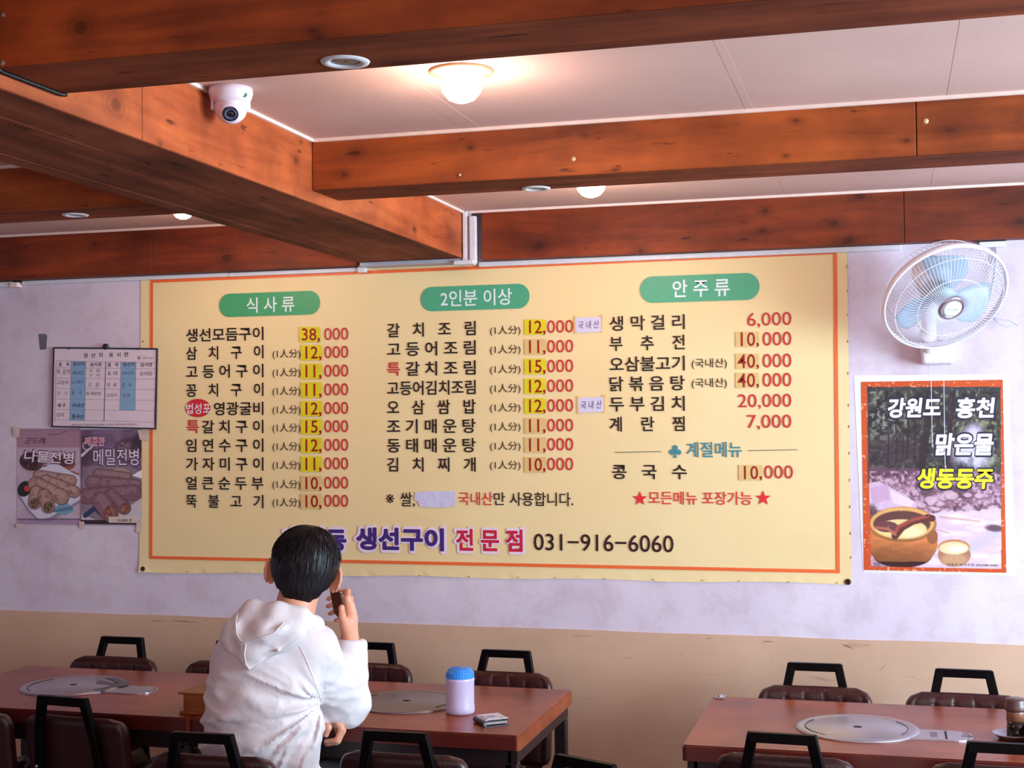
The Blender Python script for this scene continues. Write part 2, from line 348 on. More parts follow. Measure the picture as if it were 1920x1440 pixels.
bx('trunking', (lx1+.022, wy-.012, 2.236), (lx1+.034, wy-.001, ZC-.004), plain('grey_plastic', (180, 180, 200)), T)
bx('trunking_cover', (lx1-.03, wy-.034, 2.232), (lx1+.05, wy+.01, 2.249), M_trunk, T, bevel=.003)
p = yp(0, 535, 0); q = yp(42, 540, 0)
bx('end_cap', (p[0]-.2, -.03, 2.225), (q[0]-.03, 0, 2.247), M_trunk, T, bevel=.003)
bx('end_cap', (q[0]-.04, -.036, 2.222), (q[0], 0, 2.243), M_cove, T, bevel=.003)
bx('gap_shade', (q[0]-.06, -.02, 2.244), (q[0]+.01, 0, 2.252), plain('black_gap', (24, 10, 8)), T)  # solid dark block, coloured as the shade in the gap over the end cap
p = yp(1832, 450, 0); q = yp(1885, 446, 0)
bx('gap_shade', (p[0], -.03, 2.247), (q[0], 0, 2.256), plain('black_gap', (24, 10, 8)), T)  # dark block standing in for the shaded gap under the beam
bx('end_cap', (p[0]+.005, -.03, 2.226), (q[0]-.004, 0, 2.246), M_trunk, T, bevel=.003)
# power lead from the trunking to the fan
bm = newbm(); tube(bm, [yp(1866, 458, -.01), yp(1868, 480, -.012), yp(1864, 520, -.03), yp(1856, 560, -.06)], .004, 8)
obj('power_lead', bm, plain('lead_grey', (170, 176, 200)), T, smooth=True)
# metal strip and screws at the end of the front beam
SB = empty('beam_bracket', label='black metal strip with screws at the left end of the front ceiling beam', cat='bracket')
bm = newbm(); tube(bm, [(lx1+.002, b1f-.006, zb+.15), (lx1+.002, b1f-.006, zb-.001), (lx1+.004, b1f+.01, zb-.006), (lx1+.006, b1b-.015, zb-.006), (lx1+.012, b1b-.004, zb-.004)], .005, 6)
obj('strip', bm, plain('black_metal', (18, 14, 14), .4), SB, smooth=True)
for (a, b) in ((5, 28), (5, 118)):
    p = yp(a, b, b1f); bm = newbm(); lathe(bm, [(0, 0), (.0055, 0), (.005, .002), (0, .003)], p, 14, Matrix.Rotation(R(90), 3, 'X')); obj('screw', bm, plain('steel', (190, 185, 190), .3, metal=.9), SB)
# round blanking rings (empty spot sockets) under the beams
def socket(px, py, label, r, z=zb):
    p = zp(px, py, z); S = empty('ceiling_socket', tuple(p), label=label, cat='spot fitting', group='round spot fittings under the beams')
    bm = newbm(); lathe(bm, [(r*.58, .004), (r*.60, -.003), (r*.75, -.0055), (r*.95, -.004), (r, 0), (r, .003)], (0, 0, 0), 40)
    obj('ring', bm, plain('ring_white', (214, 208, 216), .35), S, smooth=True)
    bm = newbm(); lathe(bm, [(0, -.0005), (r*.58, -.0005), (r*.58, -.0015), (r*.4, -.002), (0, -.001)], (0, 0, 0), 32); obj('lamp_holder', bm, plain('dark_glass', (62, 54, 62), .25, var=.5, scale=60), S, smooth=True)
    return S
socket(647, 114, 'white ring spot fitting under the nearest beam', .046)
socket(1005, 352, 'white ring spot fitting under the middle beam', .042)
socket(141, 402, 'white ring spot fitting under the left beam', .042)
# recessed bulb lamps in the ceiling
M_bulb = plain('bulb_glow', (255, 240, 225), .4, emit=(1.0, .84, .70), strength=6)
def lamp(px, py, label, r=.075, dz=0.0, p=None, drop=.055, W=4.5):
    p = zp(px, py, ZC) if p is None else p
    L = empty('ceiling_lamp', tuple(p), label=label, cat='lamp', group='glowing bulb lamps in the ceiling')
    bm = newbm(); lathe(bm, [(r*.9, .002), (r*.92, -.004), (r, -.006), (r*1.03, -.003), (r*1.03, 0)], (0, 0, 0), 40); obj('rim', bm, plain('lamp_rim', (200, 150, 110), .35), L, smooth=True)
    bm = newbm(); lathe(bm, [(0, -.0005), (r*.9, -.0005), (r*.86, -.003), (0, -.003)], (0, 0, 0), 32); obj('reflector', bm, plain('reflector_white', (245, 235, 215), .3, emit=(1, .9, .75), strength=1.6), L)
    bm = newbm(); lathe(bm, [(0, -.004), (r*.66, -.006), (r*.68, -drop*.45), (r*.62, -drop*.75), (r*.42, -drop), (r*.2, -drop*1.1), (0, -drop*1.13)], (0, 0, 0), 32); obj('bulb', bm, M_bulb, L, smooth=True)
    l = bpy.data.lights.new('bulb_light', 'POINT'); l.energy = W; l.color = (1.0, .80, .62); l.shadow_soft_size = .04
    lo = bpy.data.objects.new('bulb_light', l); COL.objects.link(lo); lo.parent = L; lo.location = (0, 0, -drop*1.3-.04)
lamp(0, 0, 'bright bulb lamp in the ceiling behind the nearest beam', p=np.array([-.937, -2.111, ZC]), r=.072, drop=.066)
lamp(0, 0, 'bulb lamp peeping out below the middle beam', p=np.array([yp(1108, 350, -.69)[0], -.69, ZC]), r=.072, drop=.066)
lamp(0, 0, 'bulb lamp half hidden behind the wide long beam, on the left', p=np.array([yp(343, 398, -.65)[0], -.65, ZC]), r=.06, drop=.06)
# ================================================================ lettering
_GC = {}
def glyphs(text, off=0.0):
    """flat triangles of a string in the built-in font: verts (n,2), faces"""
    key = (text, off)
    if key in _GC: return _GC[key]
    cu = bpy.data.curves.new('t', 'FONT'); cu.body = text; cu.size = 1; cu.offset = off; cu.resolution_u = 3; cu.fill_mode = 'FRONT'
    ob = bpy.data.objects.new('t', cu); me = ob.to_mesh()
    v = np.zeros(len(me.vertices)*3); me.vertices.foreach_get('co', v); v = v.reshape(-1, 3)[:, :2].copy()
    f = [tuple(p.vertices) for p in me.polygons]
    ob.to_mesh_clear(); bpy.data.objects.remove(ob); bpy.data.curves.remove(cu)
    _GC[key] = (v, f); return v, f
def letters(name, text, x0, x1, yc, h, mat, parent, y=-.0015, off=.0, shear=0, rot=0, pix=True, flip=None):
    """print `text` on the wall: x0..x1 and centre yc and height h in photo pixels, turned into metres on the wall plane"""
    v, f = glyphs(text, off if off <= .02 else .01)
    if len(v) == 0: return None
    mn, mx = v.min(0), v.max(0); w = (v-(mn+mx)/2)/(mx-mn)
    xm = (x0+x1)/2
    A = yp(x0, yc, y); B = yp(x1, yc, y); T = yp(xm, yc-h/2, y); Bt = yp(xm, yc+h/2, y)
    W, H = B[0]-A[0], T[2]-Bt[2]; cx, cz = (A[0]+B[0])/2, (T[2]+Bt[2])/2
    X = w[:, 0]*W+w[:, 1]*H*shear; Z = w[:, 1]*H; c, s = math.cos(R(rot)), math.sin(R(rot))
    P = [(cx+a*c-b*s, y, cz+a*s+b*c) for a, b in zip(X, Z)]
    if off > .02:      # heavy lettering: overlapping copies shifted round a small circle
        rad = (off-.01)*H*1.0; n0 = len(P); Q, g = [], []
        for k in range(10):
            dx, dz = rad*math.cos(k*math.pi/5), rad*math.sin(k*math.pi/5); g += [tuple(i+n0*k for i in q_) for q_ in f]; Q += [(x_+dx, y_+k*.000004, z_+dz) for x_, y_, z_ in P]
        P, f = Q, g
    me = bpy.data.meshes.new(name); me.from_pydata(P, [], f); me.update()
    return tag(link(name, me, mat, parent), kind='stuff')
def ink(name, rgb): return plain(name, rgb, .45, var=.03)
K_INK = ink('black_ink', (26, 8, 12)); R_INK = ink('red_ink', (198, 42, 48)); D_INK = ink('dark_red_ink', (150, 12, 12)); W_INK = ink('white_ink', (226, 236, 240))
P_INK = ink('purple_ink', (62, 34, 120)); C_INK = ink('crimson_ink', (198, 20, 60)); T_INK = ink('teal_ink', (58, 132, 146)); O_INK = ink('orange_ink', (238, 104, 50)); L_INK = ink('lilac_ink', (236, 214, 232))

# ------------------------------------------------------------ the menu banner
def banner_material():
    m, nt, b = base_mat('yellow_vinyl'); tc = N(nt, 'ShaderNodeTexCoord')
    n1 = N(nt, 'ShaderNodeTexNoise', Scale=1.2, Detail=3.0); nt.links.new(tc.outputs['Object'], n1.inputs['Vector'])
    c1 = ramp(nt, n1.outputs['Fac'], [(.3, tuple(lin((236, 207, 154)))), (.7, tuple(lin((242, 217, 166))))])
    nt.links.new(c1, b.inputs['Base Color']); b.inputs['Roughness'].default_value = .5
    mp = N(nt, 'ShaderNodeMapping'); mp.inputs['Scale'].default_value = (3, 3, 6); nt.links.new(tc.outputs['Object'], mp.inputs['Vector'])
    n2 = N(nt, 'ShaderNodeTexNoise', Scale=1.0, Detail=4.0, Distortion=.5); nt.links.new(mp.outputs[0], n2.inputs['Vector'])
    bp = N(nt, 'ShaderNodeBump', Strength=.25, Distance=.02); nt.links.new(n2.outputs['Fac'], bp.inputs['Height']); nt.links.new(bp.outputs[0], b.inputs['Normal'])
    return m
BN = empty('menu_banner', (0, 0, 0), label='large yellow vinyl menu banner with orange border and price lists in red and black', cat='menu banner')
tl, tr, bl, br = yp(265, 522, 0), yp(1588, 464, 0), yp(262, 1072, 0), yp(1597, 1095, 0)
yf = -.0035
bm = newbm(); nx, nz = 90, 40; grid = []
for j in range(nz+1):
    row = []
    for i in range(nx+1):
        u, w = i/nx, j/nz
        x = (tl[0]*(1-u)+tr[0]*u)*(1-w)+(bl[0]*(1-u)+br[0]*u)*w; z = (tl[2]*(1-u)+tr[2]*u)*(1-w)+(bl[2]*(1-u)+br[2]*u)*w
        edge = min(u*2.87, (1-u)*2.87, w*1.23, (1-w)*1.23); e = max(0, 1-edge/.035)
        ripple = e*(.0025*math.sin(u*70+3*math.sin(u*13))+.0015*math.sin(u*151))*(1 if w > .9 else .4)
        cr = ((1-u)**60*w**60)*.02
        z += -.003*e*math.sin(u*26)*(w > .9)
        row.append(bm.verts.new((x, yf-abs(ripple)*.6-cr*.4, z)))
    grid.append(row)
for j in range(nz):
    for i in range(nx): bm.faces.new((grid[j][i], grid[j+1][i], grid[j+1][i+1], grid[j][i+1]))
for v in [v for r_ in (grid[0], grid[-1]) for v in r_]: pass
sheet = obj('sheet', bm, banner_material(), BN)
sol = sheet.modifiers.new('thickness', 'SOLIDIFY'); sol.thickness = .0010; sol.offset = -1
yL = yf-.0030   # printed layer
def quad(name, pts, mat, par, y=yL, th=.0003):
    """pts in photo pixels -> a thin polygon on the wall plane"""
    bm = newbm(); q = [yp(a, b, y) for a, b in pts]; prism_xz(bm, [(p[0], p[2]) for p in q], y, y+th); return obj(name, bm, mat, par)
x0, z0, x1, z1 = yp(283, 1048, yL)[0], yp(900, 1064, yL)[2], yp(1568, 471, yL)[0], yp(1500, 476, yL)[2]
c = [yp(280.5, 1048, yL), yp(1575, 1075, yL), yp(1569, 470, yL), yp(282, 525, yL)]; c = [(p[0], p[2]) for p in c]; bw = .0125
cc = [(c[0][0]+bw, c[0][1]+bw), (c[1][0]-bw, c[1][1]+bw), (c[2][0]-bw, c[2][1]-bw), (c[3][0]+bw, c[3][1]-bw)]
for k in range(4):
    bm = newbm(); a, b = k, (k+1) % 4; prism_xz(bm, [c[a], c[b], cc[b], cc[a]], yL, yL+.0003); obj('border_line', bm, O_INK, BN)
GREEN = ink('green_ink', (70, 160, 108)); GREEN2 = ink('teal_green_ink', (76, 164, 128))
for (a, b, yc, ty, g) in ((411, 600, 570, 44, GREEN), (789, 993, 558, 46, GREEN2), (1200, 1424, 540, 50, GREEN2)):
    A, B = yp(a, yc, yL), yp(b, yc, yL); T, Bt = yp((a+b)/2, yc-ty/2, yL), yp((a+b)/2, yc+ty/2, yL); h = T[2]-Bt[2]
    bm = newbm(); prism_xz(bm, rrect(A[0], (T[2]+Bt[2])/2-h/2, B[0], (T[2]+Bt[2])/2+h/2, h*.49, 10), yL, yL+.0003); obj('heading_pill', bm, g, BN)
yT = yL-.0005
letters('lettering', '식 사 류', 462, 552, 571, 29, W_INK, BN, yT, .012)
letters('lettering', '2인분 이상', 826, 960, 558, 31, W_INK, BN, yT, .010)
letters('lettering', '안 주 류', 1261, 1368, 540, 33, W_INK, BN, yT, .012)
YEL = plain('yellow_patch', (222, 206, 20), .4, var=.05); TAN = plain('tan_patch', (222, 186, 122), .4, var=.04); PAPER = plain('white_paper', (214, 204, 232), .5, var=.03)
B_ = .014
c1 = [('생선모듬구이', '', '38', YEL), ('삼   치   구   이', 1, '12', YEL), ('고 등 어 구 이', 1, '11', YEL), ('꽁   치   구   이', 1, '11', YEL), ('영광굴비', 1, '12', YEL), (' 갈 치 구 이', 1, '15', YEL), ('임 연 수 구 이', 1, '12', YEL), ('가 자 미 구 이', 1, '11', YEL), ('얼 큰 순 두 부', 1, '10', TAN), ('뚝   불   고   기', 1, '10', TAN)]
y1s = [627, 661, 696, 731, 766, 800, 835, 870, 906, 940]
def price(x, y, num, patch, h=23, w000=48, x1=None, wn=31):
    """'38,000' - the first digits sit on a stuck-on patch"""
    if patch is not None:
        quad('price_patch', [(x-3, y-14), (x+wn+5, y-14), (x+wn+6, y+14), (x-2.5, y+15)], patch, BN, yT, .0005)
        for i_, dg in enumerate(num):
            cw_ = (wn-1)/2; cx_ = x+cw_*(i_+.5); gv_ = glyphs(dg, .008)[0]; hw_ = h*.46*np.ptp(gv_[:, 0])/np.ptp(gv_[:, 1]); letters('lettering', dg, cx_-hw_, cx_+hw_, y, h, D_INK, BN, yT-.0006, .008)
        letters('lettering', ',', x+wn, x+wn+5, y+11, 9, D_INK, BN, yT-.0006, .012)
    letters('lettering', '000', x1-w000+3, x1, y-1, h, R_INK, BN, yT, .0)
for k, ((nm, pp, num, pt), y) in enumerate(zip(c1, y1s)):
    xa_ = 401 if k == 4 else 379 if k == 5 else 349
    letters('lettering', nm.strip(), xa_, 494, y+(0 if k else 0), 25, K_INK, BN, yT, B_)
    if pp: letters('lettering', '(1人分)', 511, 563, y+3, 19, K_INK, BN, yT, .002)
    price(567 if k else 564, y, num, pt, x1=653)
letters('lettering', '특', 350, 373, 800, 25, R_INK, BN, yT, .016)
bm = newbm(); p = yp(371, 765, yL); n = 32; prism_xz(bm, [(p[0]+.0575*math.cos(2*math.pi*i/n), p[2]+.0375*math.sin(2*math.pi*i/n)) for i in range(n)], yL, yL+.0003); obj('red_oval', bm, ink('oval_red', (208, 34, 54)), BN)
letters('lettering', '법성포', 349, 395, 766, 20, W_INK, BN, yT, .008)
c2 = [('갈   치   조   림', '12', YEL, 1), ('고 등 어 조 림', '11', TAN, 0), ('갈 치 조 림', '15', YEL, 0), ('고등어김치조림', '12', YEL, 0), ('오   삼   쌈   밥', '12', YEL, 1), ('조 기 매 운 탕', '11', TAN, 0), ('동 태 매 운 탕', '11', TAN, 0), ('김   치   찌   개', '10', TAN, 0)]
yn = [618, 654, 691, 727, 763, 799, 835, 871]; yq = [613, 650, 687, 724, 761, 798, 834, 871]
for k, ((nm, num, pt, lab), a, b) in enumerate(zip(c2, yn, yq)):
    letters('lettering', nm, 761 if k == 2 else 726, 892, a-(.6 if k < 3 else 0), 27, K_INK, BN, yT, B_)
    letters('lettering', '(1人分)', 919, 976, a+2, 19, K_INK, BN, yT, .002)
    price(986, b, num, pt, x1=1075, w000=52, wn=32, h=24)
    if lab:
        ys = 609 if k == 0 else 759
        xs_ = 1079 if k == 0 else 1084
        quad('sticker', [(xs_, ys-13), (xs_+47, ys-15), (xs_+48, ys+13), (xs_+2, ys+15)], PAPER, BN, yT, .0005)
        quad('sticker_tape', [(xs_-3, ys-16), (xs_+2, ys-16), (xs_+2, ys+17), (xs_-2, ys+17)], TAN, BN, yT+.0002, .0003)
        quad('sticker_tape', [(xs_+45, ys-19), (xs_+51, ys-19), (xs_+50, ys+15), (xs_+47, ys+15)], TAN, BN, yT+.0002, .0003)
        letters('lettering', '국 내 산', xs_+5, xs_+44, ys, 15, ink('pen_ink', (30, 26, 60)), BN, yT-.0004, .0, .1, 2)
letters('lettering', '특', 726, 750, 692, 25, R_INK, BN, yT, .016)
c3 = [('생 막 걸 리', '6,000', None), ('부    추    전', '10', TAN), ('오삼불고기', '40', TAN), ('닭 볶 음 탕', '40', TAN), ('두 부 김 치', '20,000', None), ('계    란    찜', '7,000', None)]
y3n = [605, 643, 682, 719, 757, 795]; y3p = [598, 636, 677, 713, 751, 790]
for k, ((nm, num, pt), a, b) in enumerate(zip(c3, y3n, y3p)):
    letters('lettering', nm, 1143, 1284, a, 28, K_INK, BN, yT, B_)
    if k in (2, 3): letters('lettering', '(국내산)', 1297, 1363, a, 20, K_INK, BN, yT, .003)
    if pt is None: letters('lettering', num, 1401 if num[1] == ',' else 1384, 1484, b+2, 29, R_INK, BN, yT, .0)
    else: price(1382, b, num, pt, x1=1484, w000=57, wn=36, h=26)
letters('lettering', '콩   국   수', 1148, 1288, 885, 27, K_INK, BN, yT, B_); price(1388, 886, '10', TAN, x1=1487, w000=57, wn=36, h=25)
GR = ink('grey_line_ink', (120, 110, 84))
quad('rule_line', [(1153, 847.5), (1240, 845.8), (1240, 847.2), (1153, 849)], GR, BN); quad('rule_line', [(1403, 844.3), (1496, 842.5), (1496, 843.9), (1403, 845.8)], GR, BN)
def club(px, py, s, mat):
    p = yp(px, py, yT); bm = newbm()
    for dx, dz in ((0, .42), (-.42, -.12), (.42, -.12)):
        n = 20; prism_xz(bm, [(p[0]+s*(dx+.34*math.cos(2*math.pi*i/n)), p[2]+s*(dz+.34*math.sin(2*math.pi*i/n))) for i in range(n)], yT-dx*.0001, yT+.0003)
    prism_xz(bm, [(p[0]+s*a, p[2]+s*b) for a, b in ((-.08, .2), (.08, .2), (.07, -.4), (.24, -.82), (-.24, -.82), (-.07, -.4))], yT-.0002, yT+.0003)
    obj('club_mark', bm, mat, BN)
club(1266, 846, .030, T_INK)
letters('lettering', '계절메뉴', 1287, 1391, 843, 29, T_INK, BN, yT, .012)
def star(px, py, s, mat):
    p = yp(px, py, yT); bm = newbm(); prism_xz(bm, [(p[0]+(s if i % 2 == 0 else s*.40)*math.sin(math.pi*i/5), p[2]+(s if i % 2 == 0 else s*.40)*math.cos(math.pi*i/5)) for i in range(10)], yT, yT+.0003); obj('star_mark', bm, mat, BN)
S_INK = ink('bright_red_ink', (222, 34, 48)); star(1200, 935, .029, S_INK); star(1431, 934, .029, S_INK)
letters('lettering', '모든메뉴 포장가능', 1216, 1410, 934, 25, ink('red_ink_b', (214, 52, 52)), BN, yT, .010)
letters('lettering', '※', 724, 739, 935, 17, K_INK, BN, yT, .0); letters('lettering', '쌀,', 751, 778, 937, 28, K_INK, BN, yT, .006)
letters('lettering', '국내산', 860, 924, 935, 25, ink('red_ink_c', (206, 58, 50)), BN, yT, .008); letters('lettering', '만', 926, 947, 935, 24, K_INK, BN, yT, .008); letters('lettering', '사용합니다.', 956, 1075, 936, 26, K_INK, BN, yT, .008)
quad('cover_tape', [(778, 923), (800, 921), (854, 921), (853, 949), (830, 952), (787, 950), (783, 940), (777, 938)], plain('lilac_tape', (206, 200, 232), .35, bump=.5, bscale=60), BN, yT, .0006)
def outlined(txt, a, b, yc, h, mat, off, out):
    letters('lettering_outline', txt, a-3, b+3, yc, h+6, L_INK, BN, yT, out); letters('lettering', txt, a, b, yc, h, mat, BN, yT-.0005, off)
outlined('호미동', 533, 648, 1012, 40, P_INK, .052, .10); outlined('생선구이', 669, 831, 1011, 40, P_INK, .052, .10)
outlined('전 문 점', 856, 979, 1013, 40, C_INK, .034, .08)
letters('lettering', '031−916−6060', 1001, 1263, 1018, 32, ink('dark_maroon_ink', (42, 4, 16)), BN, yT, .004)
# staples along the edges, and a screw washer in each lower corner
ST = plain('staple', (110, 84, 60), .4, metal=.6)
def staple(px, py, ang=0):
    p = yp(px, py, yf-.002); c_, s_ = math.cos(R(ang)), math.sin(R(ang)); bm = newbm(); bar(bm, (p[0]-.005*c_, p[1], p[2]-.005*s_), (p[0]+.005*c_, p[1], p[2]+.005*s_), .0018, .0016); obj('staple', bm, ST, BN)
for i in range(21): x = 320+i*60+(i*37 % 17); staple(x, 525-(x-300)*.0438+1.5, 8)
for i in range(15): x = 350+i*86+(i*29 % 23); (None if 480 < x < 700 else staple(x, 1069+(x-265)*.0174+1, -6))
for y in (500, 545, 590, 640, 700, 760, 800, 850, 900, 950, 1000, 1045): staple(1587+(y-462)*.0142, y, 85)
for y in (640, 700, 760): staple(268, y, 88)
for (a, b) in ((268, 1067), (1590, 1091)):
    p = yp(a, b, yf-.003); bm = newbm(); lathe(bm, [(0, .001), (.004, .001), (.005, .004), (.009, .004), (.011, .001), (.011, -.002)], p, 20, Matrix.Rotation(R(90), 3, 'X')); obj('screw_washer', bm, plain('dark_washer', (66, 46, 36), .45, metal=.5), BN, smooth=True)
    q = yp(a, b, yf-.007); bm = newbm(); lathe(bm, [(0, .003), (.003, .002), (.004, 0), (.004, -.002)], q, 12, Matrix.Rotation(R(90), 3, 'X')); obj('screw', bm, plain('dark_screw', (30, 22, 20), .4, metal=.7), BN, smooth=True)

# ------------------------------------------------------------ printed pictures: a fine mesh whose vertices carry the printed colours
def vnoise(X, Y, s, seed=0):
    g = np.random.default_rng(seed).random((256, 256)); x, y = X/s, Y/s; xi, yi = np.floor(x).astype(int), np.floor(y).astype(int); fx, fy = x-xi, y-yi
    fx, fy = fx*fx*(3-2*fx), fy*fy*(3-2*fy); a = lambda i, j: g[(xi+i) % 256, (yi+j) % 256]
    return (a(0, 0)*(1-fx)+a(1, 0)*fx)*(1-fy)+(a(0, 1)*(1-fx)+a(1, 1)*fx)*fy
def fbm(X, Y, s, seed=0, o=4): return sum(vnoise(X, Y, s/2**k, seed+k)/2**k for k in range(o))/sum(1/2**k for k in range(o))
class Print:
    def __init__(s, name, tl, br, nx, nz, y, parent, rough=.35):
        s.A, s.B = yp(*tl, y), yp(*br, y); s.y = y; s.name = name; s.parent = parent; s.nx, s.nz = nx, nz; s.rough = rough
        U, V = np.meshgrid(np.linspace(0, 1, nx), np.linspace(0, 1, nz)); s.W = np.stack([s.A[0]+(s.B[0]-s.A[0])*U, np.full_like(U, y), s.A[2]+(s.B[2]-s.A[2])*V], -1)
        s.PX, s.PY = project(s.W); s.C = np.zeros(U.shape+(3,))
    def zoomc(s, ox, oy, k): s.X, s.Y = (s.PX-ox)*k, (s.PY-oy)*k; return s
    def put(s, m, rgb, a=1.0):
        m = np.clip(m.astype(float), 0, 1)*a; rgb = np.array(rgb, float); s.C[:] = s.C*(1-m[..., None])+rgb*m[..., None]
    def ell(s, cx, cy, rx, ry, ang=0, soft=.06):
        c, n = math.cos(R(ang)), math.sin(R(ang)); dx, dy = s.X-cx, s.Y-cy; d = np.hypot((dx*c+dy*n)/rx, (-dx*n+dy*c)/ry); return np.clip((1-d)/soft+.5, 0, 1)
    def poly(s, pts):
        ins = np.zeros(s.X.shape, bool); n = len(pts)
        for i in range(n):
            (xa, ya), (xb, yb) = pts[i], pts[(i+1) % n]
            if ya == yb: continue
            ins ^= ((s.Y > min(ya, yb)) & (s.Y <= max(ya, yb)) & (s.X < (xb-xa)*(s.Y-ya)/(yb-ya)+xa))
        return ins
    def cap(s, pts, r0, r1=None, soft=4.0):
        r1 = r0 if r1 is None else r1; out = np.zeros(s.X.shape); n = len(pts)-1
        for i, ((xa, ya), (xb, yb)) in enumerate(zip(pts, pts[1:])):
            L = (xb-xa)**2+(yb-ya)**2+1e-9; t = np.clip(((s.X-xa)*(xb-xa)+(s.Y-ya)*(yb-ya))/L, 0, 1); r = r0+(r1-r0)*(i+t)/n
            out = np.maximum(out, np.clip((r-np.hypot(s.X-xa-t*(xb-xa), s.Y-ya-t*(yb-ya)))/soft+.5, 0, 1))
        return out
    def build(s):
        nz, nx = s.nz, s.nx; V = s.W.reshape(-1, 3); idx = np.arange(nx*nz).reshape(nz, nx)
        f = np.stack([idx[:-1, :-1], idx[1:, :-1], idx[1:, 1:], idx[:-1, 1:]], -1).reshape(-1, 4)
        me = bpy.data.meshes.new(s.name); me.vertices.add(len(V)); me.vertices.foreach_set('co', V.ravel()); me.loops.add(f.size); me.loops.foreach_set('vertex_index', f.ravel().astype(np.int32))
        me.polygons.add(len(f)); me.polygons.foreach_set('loop_start', np.arange(0, f.size, 4, dtype=np.int32)); me.update(); me.validate()
        at = me.color_attributes.new('print', 'FLOAT_COLOR', 'POINT'); C = np.ones((len(V), 4)); C[:, :3] = lin(np.clip(s.C, 0, 255).reshape(-1, 3)); at.data.foreach_set('color', C.ravel().astype(np.float32))
        return link(s.name, me, attr_mat(s.name+'_print', s.rough), s.parent)

# right-hand poster: mountain stream, jar of drink with ladle, cup
PO = empty('stream_poster', label='laminated poster of a forest stream with a clay jar and ladle, under the wall fan', cat='poster')
CLEAR = plain('laminate_margin', (222, 220, 234), .2, spec=.6, coat=.5, bump=.4, bscale=25)
q = [yp(1601, 704, -.001), yp(1890, 702, -.001), yp(1906, 1080, -.001), yp(1618, 1074, -.001)]
bm = newbm(); prism_xz(bm, [(a[0], a[2]) for a in q], -.0012, -.0004); obj('laminate', bm, CLEAR, PO)
P = Print('picture', (1614.5, 716), (1887, 1074), 250, 330, -.0030, PO, .3).zoomc(1580, 690, 1194/340)
X, Y = P.X, P.Y
n1, n2, n3 = fbm(X, Y, 60, 1), fbm(X, Y, 18, 5), fbm(X, Y, 200, 9, 3)
P.C[:] = np.array((72, 70, 72))
dk = np.array((36, 34, 40)); mid = np.array((112, 112, 96)); lt = np.array((156, 160, 140)); tt = np.clip((n2*.6+n1*.6-.42)*1.9, 0, 1)[..., None]
P.C[:] = dk*(1-tt)+mid*tt; P.put(np.clip((n2-.62)*7, 0, 1)*(n1 > .45), lt, .7)
P.put(P.ell(330, 560, 160, 110, 0, .9)*(.4+.6*(n1 > .5)), (58, 44, 58), .8); P.put(P.ell(250, 330, 130, 110, 0, .8)*np.clip((n2-.45)*5, 0, 1), (150, 156, 148), .7)
for (a, b, c_, d_, w) in ((575, 150, 520, 640, 22), (735, 150, 690, 500, 11), (690, 300, 712, 650, 13), (430, 260, 420, 600, 6), (350, 380, 350, 620, 5), (470, 300, 470, 600, 5), (640, 150, 620, 420, 5), (300, 400, 296, 640, 5), (395, 420, 392, 610, 4), (740, 400, 735, 640, 9)):
    P.put(P.cap([(a, b), ((a+c_)/2+6, (b+d_)/2), (c_, d_)], w, w*1.2), (44, 30, 40), .85)
for (a, b, c_, d_) in ((560, 330, 440, 230), (600, 300, 700, 200), (700, 420, 780, 300), (735, 250, 860, 180), (180, 300, 330, 240), (560, 200, 480, 150)): P.put(P.cap([(a, b), (c_, d_)], 5, 2), (40, 30, 38), .8)
P.put(P.ell(950, 450, 110, 210, 0, .7)*np.clip((n2-.4)*4, 0, 1), (136, 138, 96), .7)
P.put(P.ell(860, 440, 55, 70, 20, .9), (206, 190, 226), .95); P.put(P.ell(850, 560, 120, 110, 0, .8)*np.clip(.5+(n1-.35)*3, 0, 1), (214, 206, 236), .95)
P.put((Y > 640+.1*(X-160)+60*(n1-.5)) & (X > 160), (104, 66, 88), .9)
P.put((Y > 700-.05*(X-600)+110*(n1-.5)), (150, 108, 130), .9)
rk = np.clip((n2-.5)*6, 0, 1)*(Y > 680); P.put(rk, (206, 170, 196), .8); P.put(np.clip((.40-n2)*8, 0, 1)*(Y > 700)*(Y < 960), (74, 48, 60), .8)
P.put(P.poly([(160, 760), (240, 748), (400, 830), (500, 900), (480, 960), (160, 930)]), (214, 184, 214), .9); P.put(P.poly([(180, 790), (300, 760), (310, 860), (200, 900)]), (190, 140, 180), .5)
P.put(P.poly([(310, 800), (470, 880), (450, 920), (330, 890)]), (232, 208, 226), .8)
P.put(P.ell(760, 820, 110, 45, 8, .5)*(n2 > .42), (66, 42, 50), .8); P.put(P.ell(560, 815, 55, 35, 0, .5), (90, 62, 74), .8)
for k in range(26):
    a, b = 500+rng.random()*540, 830+rng.random()*150; r_ = 16+rng.random()*30; P.put(P.ell(a, b+4, r_*1.1, r_*.7, 0, .3), (110, 70, 90), .6); P.put(P.ell(a, b-3, r_, r_*.55, 0, .4), (224, 190, 208), .75)
P.put((Y > 950+.06*(600-X)+50*(n1-.5)) & (X > 480), (222, 196, 222), .9); P.put(np.clip((fbm(X*.4, Y*1.6, 60, 31)-.5)*5, 0, 1)*(Y > 960), (240, 222, 236), .7)
P.put(P.cap([(760, 1240), (1010, 1090)], 26, 34, 30), (198, 184, 226), .8); P.put(P.cap([(640, 980), (900, 1010)], 6, 6), (178, 128, 110), .5); P.put(P.cap([(600, 1060), (700, 1085)], 7, 4), (188, 138, 110), .5)
P.put(P.ell(1000, 1055, 60, 22, 5, .5), (84, 54, 66), .85); P.put(P.ell(190, 960, 40, 60, 0, .5), (70, 44, 50), .7)
